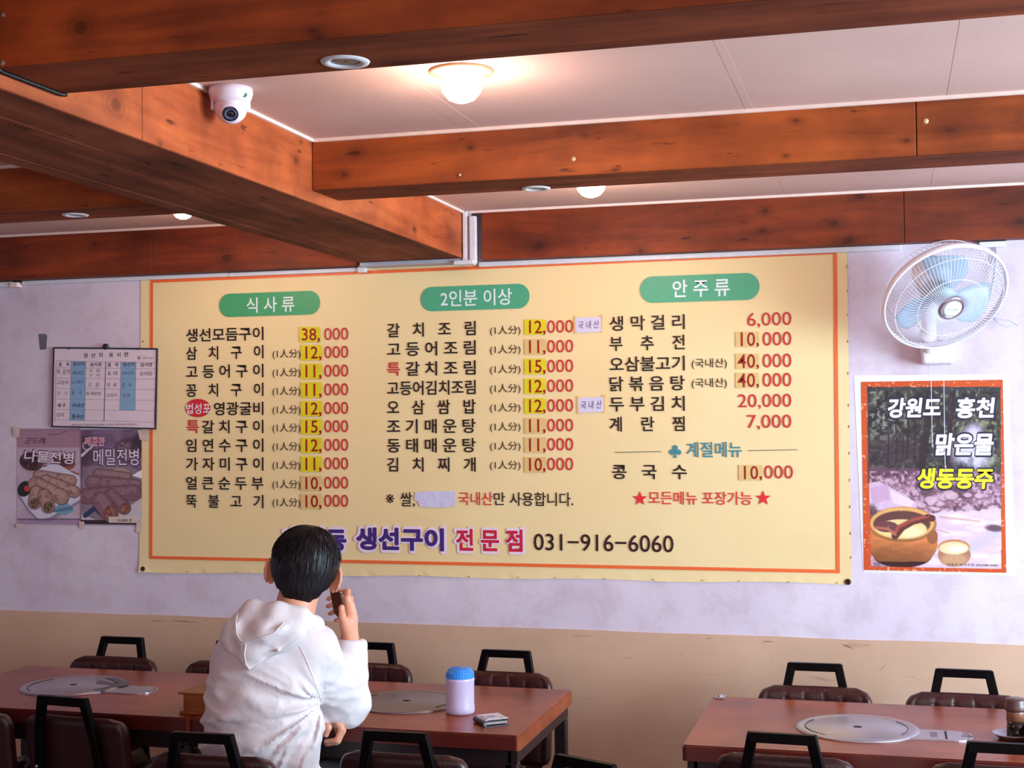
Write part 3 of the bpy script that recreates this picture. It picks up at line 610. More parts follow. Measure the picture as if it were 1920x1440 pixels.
# jar
body = np.maximum(P.ell(395, 1150, 232, 170), P.ell(395, 1030, 220, 115)); sh = np.clip((X-170)/450, 0, 1)[..., None]
P.put(P.ell(395, 1240, 190, 74), (52, 26, 26)); jc = np.array((176, 104, 60))*(1-sh)+np.array((196, 116, 70))*sh; jc = jc*(1.12-.5*np.clip((Y-1120)/190, 0, 1)[..., None])*(.86+.28*fbm(X, Y*3, 70, 41)[..., None])
m = (body > .5) & (Y < 1275); P.C[m] = jc[m]; P.put(P.ell(590, 1110, 36, 50)*(Y > 1060), (150, 88, 60))
P.put(P.ell(395, 1030, 222, 116), (150, 98, 52)); P.put(P.ell(392, 1022, 212, 106), (222, 166, 98)); P.put(P.ell(390, 1026, 188, 86), (96, 56, 56)); P.put(P.ell(385, 1062, 170, 66)*(P.ell(390, 1030, 188, 92) > .5), (232, 200, 140))
P.put(P.ell(440, 1080, 90, 36, 0, .8), (244, 222, 180), .8); P.put(P.ell(290, 1045, 75, 36, 0), (108, 60, 62))
P.put(P.cap([(345, 1105), (390, 1050), (460, 1010), (560, 985), (590, 990)], 24, 22), (96, 44, 40)); P.put(P.cap([(345, 1085), (370, 1045), (460, 1000), (560, 975)], 13, 10), (160, 72, 62)); P.put(P.ell(555, 972, 9, 5), (50, 22, 24))
P.put(P.cap([(215, 1050), (300, 1060), (345, 1095)], 7, 10), (176, 100, 84))
# cup
P.put(P.ell(735, 1232, 108, 76), (168, 116, 92)); P.put(P.ell(735, 1262, 90, 44, 0, .5), (206, 160, 120), .8); P.put(P.ell(732, 1180, 106, 52), (196, 134, 92)); P.put(P.ell(732, 1186, 96, 42), (238, 206, 164)); P.put(P.ell(750, 1192, 60, 24, 0, .8), (252, 232, 206))
# orange frame
fr = (X < 162+.02*(Y-100)) | (X > 1040+.004*(Y-100)) | (Y < 124) | (Y > 1306+.018*(X-120)); P.put(fr, (200, 78, 32)); P.put(fr*np.clip((fbm(X, Y, 16, 77)-.66)*10, 0, 1), (240, 190, 170), .8)
P.put((Y > 124) & (Y < 152) & (X > 160) & (X < 1040), (52, 50, 58), .7); P.put((X > 162) & (X < 180) & (Y > 124) & (Y < 760), (40, 40, 54), .5); P.put((X > 1010) & (X < 1040) & (Y > 124) & (Y < 700), (60, 58, 60), .5)
P.put(np.clip((vnoise(X+Y*.3, Y*.25, 9, 61)-.93)*14, 0, 1), (240, 232, 244), .6)
P.build()
def ptext(txt, a, b, yc, h, fillc, o=(30, 20, 50), par=PO, y=-.0036, zo=(1580, 690, 1194/340), off=.0, sh=.12, rot=0, oo=.05):
    zx = lambda v: zo[0]+v/zo[2]; zy = lambda v: zo[1]+v/zo[2]
    if o is not None: letters('lettering_outline', txt, zx(a)-1.6, zx(b)+1.6, zy(yc), h/zo[2]+3.2, ink('o%d_%d_%d' % o, o), par, y, oo, sh, rot)
    letters('lettering', txt, zx(a), zx(b), zy(yc), h/zo[2], ink('f%d_%d_%d' % fillc, fillc), par, y-.0005, off, sh, rot)
ptext('강원도', 300, 645, 262, 125, (232, 226, 246), off=.038, oo=.085); ptext('홍천', 750, 996, 262, 130, (232, 226, 246), off=.038, oo=.085)
ptext('맑은물', 615, 990, 502, 140, (226, 222, 244), off=.038, oo=.085); ptext('생동동주', 495, 990, 727, 130, (240, 232, 40), off=.038, oo=.085)
ptext('동동주 민속주점 (02)308-4383', 690, 1022, 1298, 20, (70, 44, 50), None, off=0, sh=0)

# two food posters on the left
FZ = (0, 600, 3.6)
PA = empty('pancake_roll_poster', label='left food poster showing stuffed buckwheat rolls on a white plate, pinkish sky', cat='poster', group='food posters under the origin board')
P = Print('picture', (32, 804), (151, 984), 130, 195, -.0016, PA, .4).zoomc(0, 600, 3.6); X, Y = P.X, P.Y
n1, n2 = fbm(X, Y, 50, 101), fbm(X, Y, 16, 105)
P.C[:] = np.array((168, 128, 148)); P.put(Y > 860, (190, 164, 184)); P.put((Y > 900)*np.clip((n1-.4)*3, 0, 1), (206, 190, 208), .7)
P.put(P.cap([(330, 775), (400, 770), (450, 752)], 5, 3), (110, 80, 96), .6)
P.put(P.ell(215, 960, 92, 78, 10), (186, 158, 170)); P.put(P.ell(212, 955, 80, 62, 10), (58, 36, 46)); P.put(P.ell(212, 955, 80, 62, 10)*(n2 > .55), (104, 74, 70), .8)
P.put(P.ell(430, 960, 80, 50, 15), (150, 84, 70)); P.put(P.ell(425, 950, 66, 34, 15), (98, 50, 56)); P.put(P.cap([(300, 985), (530, 1065)], 8, 8), (112, 56, 52)); P.put(P.cap([(340, 975), (530, 1040)], 5, 5), (140, 80, 66))
P.put(P.poly([(120, 1160), (260, 1010), (370, 960), (540, 1060), (540, 1210), (330, 1335), (260, 1345), (200, 1280)]), (214, 206, 226)); P.put(P.poly([(120, 1165), (200, 1285), (262, 1345), (330, 1335), (540, 1215), (540, 1235), (335, 1362), (250, 1362), (190, 1300), (118, 1185)]), (150, 136, 160))
P.put(P.ell(165, 1140, 45, 55, 30), (40, 40, 44)); P.put(P.ell(182, 1138, 20, 20), (206, 70, 56)); P.put(P.poly([(340, 1290), (440, 1210), (500, 1290), (440, 1320)]), (120, 160, 184)); P.put(P.cap([(360, 1290), (480, 1270)], 8, 14), (80, 120, 150), .8); P.put((Y > 1340)*(Y < 1350), (90, 60, 90), .7); P.put((Y > 1350), (150, 120, 156), .6)
def roll(x0, y0, x1, y1, r, fill=True, cut=(96, 70, 62), col=(170, 132, 124)):
    P.put(P.cap([(x0, y0), (x1, y1)], r+6, r+6), (100, 66, 70), .85); P.put(P.cap([(x0, y0), (x1, y1)], r, r), col); P.put(P.cap([(x0, y0-r*.3), (x1, y1-r*.3)], r*.5, r*.5, 14), tuple(min(255, v+26) for v in col), .6)
    P.put(P.cap([(x0, y0), (x1, y1)], r, r)*np.clip((n2-.58)*6, 0, 1), (116, 80, 78), .7)
    if fill: P.put(P.ell(x1, y1, r*.72, r*.9, 20), cut); P.put(P.ell(x1, y1, r*.66, r*.8)*(n2 > .5), (150, 124, 96), .8)
roll(260, 1050, 480, 1085, 34, False); roll(310, 1085, 500, 1160, 38, False); roll(240, 1110, 415, 1195, 48, False); roll(245, 1160, 232, 1235, 40); roll(300, 1185, 325, 1260, 42)
P.build()
ptext('곤드레', 172, 305, 815, 42, (40, 26, 40), None, PA, -.0020, FZ, .0, .1)
ptext('나물전병', 165, 498, 925, 78, (240, 226, 238), (92, 62, 86), PA, -.0020, FZ, .012, .05, -3, .04)
for (a, b) in ((93, 803), (36, 984), (150, 984)): pass
PBP = empty('pancake_roll_poster', label='right food poster showing brown buckwheat rolls cut open, with a price sticker at the bottom', cat='poster', group='food posters under the origin board')
P = Print('picture', (152, 806), (266, 984), 125, 190, -.0050, PBP, .4).zoomc(0, 600, 3.6); X, Y = P.X, P.Y
n1, n2 = fbm(X, Y, 50, 201), fbm(X, Y, 16, 205)
P.C[:] = np.array((116, 92, 122)); P.put(np.clip((n1-.45)*4, 0, 1), (142, 120, 148), .6); P.put(P.ell(560, 880, 70, 120, 0, .8), (70, 50, 66), .7)
P.put(P.ell(870, 880, 90, 80, 20, .4), (84, 64, 80)); P.put(P.ell(870, 880, 78, 66, 20)*(n2 > .45), (132, 106, 118)); P.put(P.ell(940, 830, 60, 60, 0, .6), (60, 44, 60), .8)
P.put(P.poly([(560, 990), (840, 970), (960, 1030), (960, 1370), (548, 1370)]), (150, 132, 140), .6); P.put(P.ell(820, 1030, 60, 30, 10), (190, 160, 130), .7)
P.put(P.poly([(550, 1310), (700, 1370), (960, 1200), (960, 1390), (548, 1390)]), (200, 190, 200)); P.put((Y > 1350) & (X < 940), (40, 26, 36), .9); P.put(P.poly([(890, 1050), (960, 1010), (960, 1070)]), (240, 232, 240)); P.put(P.cap([(575, 1320), (640, 1270), (720, 1340)], 16, 16), (50, 62, 96))
roll(660, 1035, 860, 1060, 28, False, col=(142, 108, 116)); roll(620, 1095, 920, 1120, 40, False, col=(132, 98, 112)); roll(590, 1190, 900, 1165, 50, False, col=(128, 92, 108)); roll(750, 1180, 840, 1270, 40, True, (130, 66, 60), (128, 92, 104)); roll(680, 1220, 740, 1300, 56, True, (130, 60, 60), (134, 98, 112))
P.put(P.cap([(552, 915), (640, 838)], 9, 3), (226, 210, 232)); P.put(P.ell(590, 850, 34, 30)-P.ell(590, 850, 26, 22) > 0, (220, 206, 230), .7)
P.put(P.poly([(735, 1326), (938, 1330), (936, 1370), (733, 1366)]), (216, 196, 190))
P.build()
ptext('매콤한', 582, 700, 820, 48, (200, 70, 86), (226, 196, 216), PBP, -.0054, FZ, .0, .1, 0, .03)
ptext('메밀전병', 630, 936, 925, 112, (236, 222, 238), (74, 50, 78), PBP, -.0054, FZ, .0, 0, 0, .03)
ptext('10,000 원', 795, 890, 1352, 24, (30, 20, 24), None, PBP, -.0054, FZ, .0, .1)
TAPE = plain('old_tape', (214, 186, 178), .35, var=.08)
def tape(par, *pts): quad('tape', pts, TAPE, par, -.0062, .0004)
tape(PA, (24, 800), (37, 802), (36, 820), (25, 818)); tape(PA, (30, 982), (46, 983), (45, 990), (30, 989)); tape(PBP, (148, 978), (158, 978), (158, 992), (149, 990)); tape(PBP, (258, 806), (280, 806), (278, 828), (262, 824)); tape(PBP, (256, 978), (266, 978), (264, 1000), (255, 998))
quad('backing', [(36, 803), (268, 806), (266, 986), (30, 985)], plain('poster_back', (196, 178, 194), .5), PA, -.0008, .0003)

# ------------------------------------------------------------ origin board
OB = empty('origin_board', label='white framed board with a table of handwritten ingredient origins in blue columns', cat='notice board')
qb = [yp(100, 651, -.012), yp(296, 653, -.012), yp(293, 805, -.012), yp(97, 801, -.012)]; q4 = [(p[0], p[2]) for p in qb]
bm = newbm(); prism_xz(bm, q4, -.012, -.0065); obj('board', bm, plain('board_white', (226, 206, 218), .4, var=.02), OB)
qq = lambda X_, Y_: (X_/3.6, 600+Y_/3.6)
NAVY = ink('navy_line', (44, 40, 66)); GL = ink('grid_line', (150, 126, 160)); BL_ = ink('blue_column', (132, 170, 204))
fw = .006; inn = [(q4[0][0]+fw, q4[0][1]-fw), (q4[1][0]-fw, q4[1][1]-fw), (q4[2][0]-fw, q4[2][1]+fw), (q4[3][0]+fw, q4[3][1]+fw)]
for k in range(4):
    bm = newbm(); a, b = k, (k+1) % 4; prism_xz(bm, [q4[a], q4[b], inn[b], inn[a]], -.015, -.0065); obj('frame', bm, plain('navy_frame', (36, 32, 56), .4), OB)
yo = -.0123
quad('blue_column', [qq(480, 278), qq(579, 280), qq(572, 682), qq(470, 680)], BL_, OB, yo); quad('blue_column', [qq(814, 283), qq(918, 285), qq(913, 611), qq(808, 609)], BL_, OB, yo)
def gl(x0, y0, x1, y1, w=2.2, m=GL):
    if abs(x1-x0) > abs(y1-y0): quad('grid_line', [qq(x0, y0-w/2), qq(x1, y1-w/2), qq(x1, y1+w/2), qq(x0, y0+w/2)], m, OB, yo-.0003, .0002)
    else: quad('grid_line', [qq(x0-w/2, y0), qq(x0+w/2, y0), qq(x1+w/2, y1), qq(x1-w/2, y1)], m, OB, yo-.0003, .0002)
for (ya, yb) in ((275, 288), (322, 330), (392, 400), (462, 470), (533, 543), (604, 613), (672, 690)): gl(378-(ya-275)*.02, ya, 1058-(ya-275)*.03, yb)
for xt, xb_ in ((380, 370), (480, 470), (580, 572), (816, 808), (918, 912), (1057, 1040)): gl(xt, 277, xb_, 685 if xt not in (816, 918) else 611)
gl(713, 282, 702, 684, 4, NAVY)
def ob(txt, a, b, yc, h, m=NAVY, off=.0, sh=0): letters('lettering', txt, a/3.6, b/3.6, 600+yc/3.6, h/3.6, m, OB, yo-.0005, off, sh)
ob('원  산  지    표  시  판', 565, 868, 236, 32, NAVY, .012)
for (tx, a, b, yc) in (('품    목', 396, 468, 300), ('원산지', 492, 570, 297), ('음식명', 608, 684, 300), ('품   목', 726, 800, 302), ('원산지', 830, 908, 299), ('음식명', 948, 1026, 302)): ob(tx, a, b, yc, 27, ink('plum_ink', (70, 44, 80)), .012)
HP_ = ink('pen_grey', (92, 78, 104)); HB = ink('marker_black', (30, 22, 40))
for (tx, a, b, yc, h, m, o_) in (('특 갈치', 384, 472, 350, 34, HP_, 0), ('세네갈', 488, 566, 356, 28, HP_, 0), ('조  림', 600, 672, 342, 20, HP_, 0), ('구   이', 600, 672, 374, 20, HP_, 0), ('동 태', 724, 790, 360, 28, HP_, 0), ('러시아', 824, 904, 358, 28, HP_, 0), ('동태탕', 942, 1030, 362, 28, HP_, 0),
    ('고등어', 384, 462, 422, 28, HP_, 0), ('노르웨이', 480, 564, 418, 22, HP_, 0), ('조   림', 596, 668, 432, 20, HP_, 0), ('구   이', 596, 660, 450, 14, HP_, 0), ('북  새', 722, 784, 438, 28, HP_, 0), ('중  국', 824, 886, 440, 30, HP_, 0),
    ('조   기', 386, 452, 494, 26, HP_, 0), ('중   국', 484, 552, 492, 26, HP_, 0), ('찌 매운탕', 580, 684, 496, 24, HP_, 0), ('오징어', 720, 790, 508, 24, HP_, 0), ('대 만', 826, 878, 510, 26, HP_, 0),
    ('배 추', 390, 444, 576, 28, HB, .01), ('국내산', 484, 568, 576, 28, HB, .012), ('김치', 380, 432, 640, 28, HP_, 0), ('중국산', 484, 566, 652, 30, HB, .014)): ob(tx, a, b, yc, h, m, o_, .1)
ob('"정확한 원산지 표시를 위하여, 음식점에서는 고객과의 소중한 약속을 지키겠습니다.', 480, 926, 707, 14, ink('small_ink', (80, 66, 96)))
p = yp(261, 670.5, yo-.0004); bm = newbm(); n = 24; ring_o = [(p[0]+.0065*math.cos(2*math.pi*i/n), p[2]+.0065*math.sin(2*math.pi*i/n)) for i in range(n)]; prism_xz(bm, ring_o, yo-.0006, yo-.0002); obj('round_mark', bm, NAVY, OB)
bm = newbm(); prism_xz(bm, [(p[0]+.001+.0035*math.cos(2*math.pi*i/n), p[2]+.001+.0035*math.sin(2*math.pi*i/n)) for i in range(n)], yo-.0009, yo-.0004); obj('round_mark', bm, plain('board_white', (0, 0, 0)), OB)
ob('농림축산식품부', 962, 1038, 258, 9, NAVY); ob('농관원', 962, 990, 247, 5, NAVY)
bm = newbm(); p = yp(198.5, 650, -.01); lathe(bm, [(0, .006), (.012, .006), (.013, 0), (.013, -.002)], p, 20, Matrix.Rotation(R(90), 3, 'X')); obj('hanging_hook', bm, plain('navy_frame', (36, 32, 56)), OB, smooth=True)
for (a, b) in ((129, 653), (258, 654)):
    p = yp(a, b, -.014); bm = newbm(); lathe(bm, [(0, .003), (.004, .002), (.005, -.003)], p, 12, Matrix.Rotation(R(90), 3, 'X')); obj('peg', bm, plain('navy_frame', (36, 32, 56)), OB)
# scrap of grey tape left on the wall
GT = empty('tape_scrap', label='scrap of dark grey tape on the bare wall above the origin board', cat='tape')
quad('scrap', [(72, 626), (85, 626), (88, 630), (86.5, 655), (75, 656)], plain('grey_tape', (104, 102, 114), .4, var=.15, scale=80), GT, -.0010, .0010)
quad('fold', [(84, 628), (88.5, 629), (87, 645), (84, 640)], plain('grey_tape', (0, 0, 0)), GT, -.0018, .0008)
# ================================================================ wall fan
FC = yp(1772, 558, -.33)                       # centre of the guard
vd = FC-CAM; vd /= np.linalg.norm(vd); ir = _r2-vd*np.dot(_r2, vd); ir /= np.linalg.norm(ir); iu = np.cross(ir, vd)
idn = .52*ir-.854*iu; idn /= np.linalg.norm(idn); th = R(44)
fn = -vd*math.cos(th)+idn*math.sin(th)         # the way the fan faces
fz = Vector(fn); fx = fz.cross(Vector((0, 0, 1))).normalized(); fy = fz.cross(fx)
FM = Matrix((fx, fy, fz)).transposed()         # local +Z = facing direction
FAN = empty('wall_fan', (0, 0, 0), label='white wall-mounted fan with a round wire guard, tilted down above the stream poster', cat='fan')
fp = lambda x, y, z: Vector(FC)+FM@Vector((x, y, z))
M_fw = plain('fan_white', (232, 222, 232), .3, var=.02); M_wire = plain('guard_wire', (222, 220, 236), .35, var=.02)
RG = .207
bm = newbm(); lathe(bm, [(RG-.003, -.014), (RG+.003, -.016), (RG+.006, -.008), (RG+.006, .006), (RG+.002, .010), (RG-.003, .008), (RG-.003, -.014)], Vector(FC), 96, FM, cap=False)
obj('guard_ring', bm, M_fw, FAN, smooth=True)
def dome(z0, depth, n, rin, rw, nm, seed=0):
    bm = newbm()
    for k in range(n):
        a = 2*math.pi*k/n; pts = []
        for i in range(9):
            t = i/8; r = rin+(RG-rin)*t; z = z0+depth*(1-max(0, (t-.35)/.65)**2.6) if depth > 0 else z0+depth*(1-max(0, (t-.55)/.45)**2.4)
            tw = .18*(1-t); pts.append(fp(r*math.cos(a+tw), r*math.sin(a+tw), z))
        tube(bm, pts, rw, 4)
    o = obj(nm, bm, M_wire, FAN, smooth=True); tag(o, kind='stuff'); return o
dome(.004, .055, 90, .044, .0009, 'front_wires'); dome(-.010, -.085, 72, .05, .0008, 'rear_wires')
bm = newbm()
for rr, zz in ((.115, .0585),): tube(bm, [fp(rr*math.cos(a), rr*math.sin(a), zz) for a in np.linspace(0, 2*math.pi, 49)[:-1]], .0014, 6, closed=True)
obj('guard_hoop', bm, M_wire, FAN, smooth=True)
for rr, zz in ((.183, .036), (.178, -.075)):
    bm = newbm(); tube(bm, [fp(rr*math.cos(a), rr*math.sin(a), zz) for a in np.linspace(0, 2*math.pi, 61)[:-1]], .0014, 6, closed=True); obj('guard_hoop', bm, M_wire, FAN, smooth=True)
bm = newbm(); lathe(bm, [(0, .052), (.046, .052), (.047, .060), (.042, .0645), (.033, .065), (.032, .063), (0, .064)], Vector(FC), 48, FM); cap = obj('hub_cap', bm, plain('chrome_ring', (196, 184, 200), .18, metal=.85, var=.02), FAN, smooth=True)
bm = newbm(); lathe(bm, [(0, .0668), (.02, .0668), (.0315, .0655), (.0315, .063)], Vector(FC), 40, FM); obj('hub_badge', bm, plain('badge_white', (228, 234, 238), .35, var=.02), FAN, smooth=True)
v, f = glyphs('Fan', 0)  # only for the outline size; the badge carries a tiny grey script mark
bm = newbm(); tube(bm, [fp(a, b, .0672) for a, b in ((-.018, .002), (-.014, -.004), (-.010, .003), (-.006, -.002), (-.001, .002), (.004, -.002), (.009, .002), (.015, -.001), (.02, .001))][::1], .0008, 4); obj('script_mark', bm, plain('badge_teal', (70, 130, 140), .5), FAN)
# blades
M_bl = plain('blade_blue', (158, 192, 218), .25, var=.03, alpha=.5, spec=.5)
for k in range(3):
    bm = newbm(); a0 = 2*math.pi*k/3+.5; G = []
    for i in range(13):
        t = i/12; r = .03+.142*t; sp = .35+.62*math.sin(math.pi*min(1, .25+t*.62)); row = []
        for j in range(9):
            u = j/8-.5; ang = a0+u*sp*1.25+.35*t; row.append(bm.verts.new(fp(r*math.cos(ang), r*math.sin(ang), -.02-u*.05*(.5+.5*t)+.012*math.sin(math.pi*(u+.5)))))
        G.append(row)
    for i in range(12):
        for j in range(8): bm.faces.new((G[i][j], G[i+1][j], G[i+1][j+1], G[i][j+1]))
    o = obj('blade', bm, M_bl, FAN, smooth=True); s = o.modifiers.new('s', 'SOLIDIFY'); s.thickness = .002
bm = newbm(); lathe(bm, [(0, -.05), (.036, -.05), (.038, .0), (.028, .012), (0, .014)], Vector(FC), 32, FM); obj('blade_hub', bm, plain('blade_hub_blue', (176, 206, 220), .3), FAN, smooth=True)
bm = newbm(); lathe(bm, [(0, -.075), (.05, -.078), (.062, -.095), (.060, -.15), (.045, -.19), (.0, -.20)], Vector(FC), 36, FM); obj('motor_housing', bm, M_fw, FAN, smooth=True)
# arm from the motor down to the wall bracket
wbx, wbz = .135, 1.865
mp_ = fp(0, 0, -.14); bm = newbm(); tube(bm, [mp_+Vector((0, 0, -.03)), mp_+Vector((-.01, .0, -.09)), Vector((wbx+.0, mp_.y*.72, wbz+.055)), Vector((wbx, -.10, wbz+.01)), Vector((wbx, -.06, wbz))], [.026, .024, .024, .026, .03], 16); obj('arm', bm, M_fw, FAN, smooth=True)
bm = newbm(); lathe(bm, [(0, -.014), (.026, -.014), (.029, -.008), (.029, .008), (.026, .014), (0, .014)], Vector((wbx-.005, mp_.y*.72-.005, wbz+.05)), 28, Matrix.Rotation(R(78), 3, 'X')); obj('tilt_knob', bm, M_fw, FAN, smooth=True)
p, q = yp(1727, 652, -.04), yp(1792, 681, -.04)
bm = newbm(); box2(bm, (p[0], -.11, q[2]-.004), (q[0]-.004, 0, p[2]+.02), .014, 3); obj('wall_bracket', bm, M_fw, FAN)
for (a, b, c_, d_, e) in ((1745, 678, 1748, 832, -.06), (1769, 678, 1772, 872, -.06)):
    bm = newbm(); tube(bm, [yp(a, b, e), yp((a*3+c_)/4, (b*3+d_)/4, e), yp(c_, d_, e)], .0011, 6); cd = obj('pull_cord', bm, plain('cord_clear', (214, 210, 232), .3), FAN)
    bm = newbm(); tube(bm, [yp(c_, d_-2, e), yp(c_, d_+8, e)], [.003, .0045], 10); obj('cord_weight', bm, plain('cord_metal', (190, 178, 190), .3, metal=.6), cd, smooth=True)
bm = newbm(); lp = [(1858, 588), (1870, 584), (1876, 590), (1866, 594), (1858, 592), (1872, 598), (1892, 600), (1908, 609), (1908, 614), (1890, 614), (1874, 606), (1862, 596)]
tube(bm, [yp(a, b, -.07-.002*i) for i, (a, b) in enumerate(lp)], .0028, 8); obj('cord_loop', bm, plain('lead_white', (206, 204, 228), .4), FAN, smooth=True)

# ================================================================ security camera
CC = empty('security_camera', (-1.515, -2.12, ZC), label='white dome security camera hanging from the ceiling beside the long beam', cat='camera')
M_cw = plain('camera_white', (226, 214, 230), .3, var=.02)
bm = newbm(); lathe(bm, [(0, 0), (.052, 0), (.053, -.012), (.049, -.026), (.043, -.034), (.036, -.036), (0, -.036)], (0, 0, 0), 40); obj('base', bm, M_cw, CC, smooth=True)
bd = Vector(CAM)-Vector((-1.515, -2.12, ZC-.047)); bd = (bd.normalized()+Vector((-.05, 0, -.5))).normalized(); bxx = bd.cross(Vector((0, 0, 1))).normalized(); BMx = Matrix((bxx, bd.cross(bxx), bd)).transposed()
bc = Vector((0, 0, -.047))
bm = newbm(); prof = [(0, -.039)]+[(.039*math.sin(t), -.039*math.cos(t)) for t in np.linspace(.2, 2.45, 14)]+[(.022, .034), (.0, .034)]; lathe(bm, prof, bc, 36, BMx); ball = obj('ball', bm, M_cw, CC, smooth=True)
bm = newbm(); lathe(bm, [(0, .0345), (.019, .0345), (.0205, .033), (.0205, .030)], bc, 32, BMx); obj('lens_window', bm, plain('lens_dark', (36, 38, 58), .12, spec=.8), ball, smooth=True)
bm = newbm(); lathe(bm, [(.012, .0348), (.0125, .0355), (.0135, .0355), (.014, .0348)], bc, 32, BMx); obj('lens_ring', bm, plain('lens_ring', (96, 104, 140), .3), ball, smooth=True)
bm = newbm(); lathe(bm, [(0, .0375), (.005, .037), (.0075, .0348)], bc, 24, BMx); obj('lens', bm, plain('lens_glass', (14, 14, 26), .05, spec=1), ball, smooth=True)
for s in (-1, 1):
    bm = newbm(); box(bm, bc+BMx.col[0]*s*.038+Vector((0, 0, .012)), (.006, .03, .04), None, .002); obj('yoke', bm, M_cw, CC)
bm = newbm(); lathe(bm, [(0, 0), (.006, 0), (.006, .002), (0, .002)], (.047, -.018, -.024), 14, Matrix.Rotation(R(70), 3, 'X')); obj('green_mark', bm, plain('green_mark', (120, 190, 160), .5), CC)

# ================================================================ tables
M_lam = wood('red_brown_laminate', 0, (138, 66, 38), (156, 77, 47), rough=.30, scale=1.5, spec=.3)
M_edge = plain('dark_edge_band', (84, 22, 16), .4, var=.15, scale=12); M_steel = plain('black_steel', (34, 22, 26), .35, var=.1)
TZ = .73
def table(x0, x1, label, y0=-1.283, y1=-.597):
    o = empty('dining_table', ((x0+x1)/2, (y0+y1)/2, 0), label=label, cat='table', group='brown dining tables with round steel covers'); w, d = (x1-x0)/2, (y1-y0)/2
    bm = newbm(); prism_xy(bm, rrect(-w, -d, w, d, .012, 4), TZ-.044, TZ); bmesh.ops.bevel(bm, geom=[e for e in bm.edges if abs(e.verts[0].co.z-TZ) < 1e-5 and abs(e.verts[1].co.z-TZ) < 1e-5], offset=.004, segments=2, affect='EDGES')
    top = obj('tabletop', bm, M_lam, o); top.data.materials.append(M_edge)
    for p in top.data.polygons:
        if abs(p.normal.z) < .5 and p.normal.x < .5: p.material_index = 1
    for a, b in (((-w+.03, -d+.02, TZ-.10), (w-.03, -d+.045, TZ-.044)), ((-w+.03, d-.045, TZ-.10), (w-.03, d-.02, TZ-.044)), ((-w+.012, -d+.02, TZ-.085), (-w+.04, d-.02, TZ-.044)), ((w-.04, -d+.02, TZ-.085), (w-.012, d-.02, TZ-.044))): bx('apron_rail', a, b, M_steel, o)
    for sx in (-1, 1):
        for sy in (-1, 1): bx('leg', (sx*(w-.012), sy*(d-.02), 0), (sx*(w-.050), sy*(d-.058), TZ-.086), M_steel, o, bevel=.003, seg=1)
    return o
table(-3.142, -2.091, 'brown dining table on the far left, with a heart-stained steel cover'.replace('heart-stained', 'stained')); table(-2.089, -1.040, 'brown dining table in front of the seated man, with the blue-lidded jar'); table(-.572, .50, 'brown dining table on the right with its bare left end in view')
M_ss = plain('brushed_steel', (178, 172, 186), .32, metal=.75, var=.05, scale=8, bump=.06, bscale=30); M_ssd = plain('steel_groove', (60, 52, 60), .5, metal=.5)
M_ssg = plain('dull_steel', (136, 126, 132), .34, metal=.75, var=.06, scale=8, bump=.06, bscale=30)
def cover(x, y, label, r=.178, mat=M_ss):
    o = empty('grill_cover', (x, y, TZ), label=label, cat='grill cover', group='round steel covers over the table grills')
    bm = newbm(); lathe(bm, [(0, .0060), (r*.80, .0060), (r*.82, .0045), (r*.86, .0045), (r*.89, .0072), (r*.97, .0062), (r, .0025), (r, 0), (0, 0)], (0, 0, 0), 64); obj('plate', bm, mat, o, smooth=True)
    bm = newbm(); lathe(bm, [(.0, .0068), (.010, .0068), (.011, .006), (.011, .0055)], (0, 0, 0), 20, sx=1.2); obj('finger_hole', bm, plain('hole_black', (16, 8, 10), .8), o)
    bm = newbm(); n = 40; a = [(r*.845*math.cos(t), r*.845*math.sin(t)) for t in np.linspace(R(150), R(235), n)]; tube(bm, [(p_[0], p_[1], .0055) for p_ in a], .0012, 4); obj('groove', bm, M_ssd, o)
    bm = newbm(); a = [(r*.80*math.cos(t), r*.80*math.sin(t)) for t in np.linspace(R(-30), R(40), n)]; tube(bm, [(p_[0], p_[1], .0062) for p_ in a], .0012, 4); obj('groove', bm, M_ssd, o)
    return o
C1 = cover(-2.735, -.915, 'round steel grill cover with dark smear on the far left table')
def blob(par, pts, z, mat, nm='smear'):
    bm = newbm(); prism_xy(bm, pts, z, z+.0003); return obj(nm, bm, mat, par)
M_sm = plain('dark_smear', (74, 66, 84), .3, var=.2, metal=.3)
c1x, c1y = -2.735, -.915
def zq(L, dx, dy): return [(zp(a/4.571, 1130+b/4.571, TZ+.007)[0]-dx, zp(a/4.571, 1130+b/4.571, TZ+.007)[1]-dy) for a, b in L]
blob(C1, zq([(825, 675), (870, 665), (960, 680), (1000, 700), (960, 708), (880, 700), (828, 698)], c1x, c1y), .0061, M_sm)
blob(C1, zq([(900, 645), (1000, 645), (1090, 680), (1110, 700), (1060, 715), (960, 725), (880, 755), (830, 765), (900, 735), (960, 712), (1010, 690), (960, 665)], c1x, c1y), .0074, M_sm)
cover(-1.515, -.915, 'round dull steel grill cover beside the blue-lidded jar', mat=M_ssg); cover(-.105, -.975, 'round steel grill cover on the right table', r=.176)
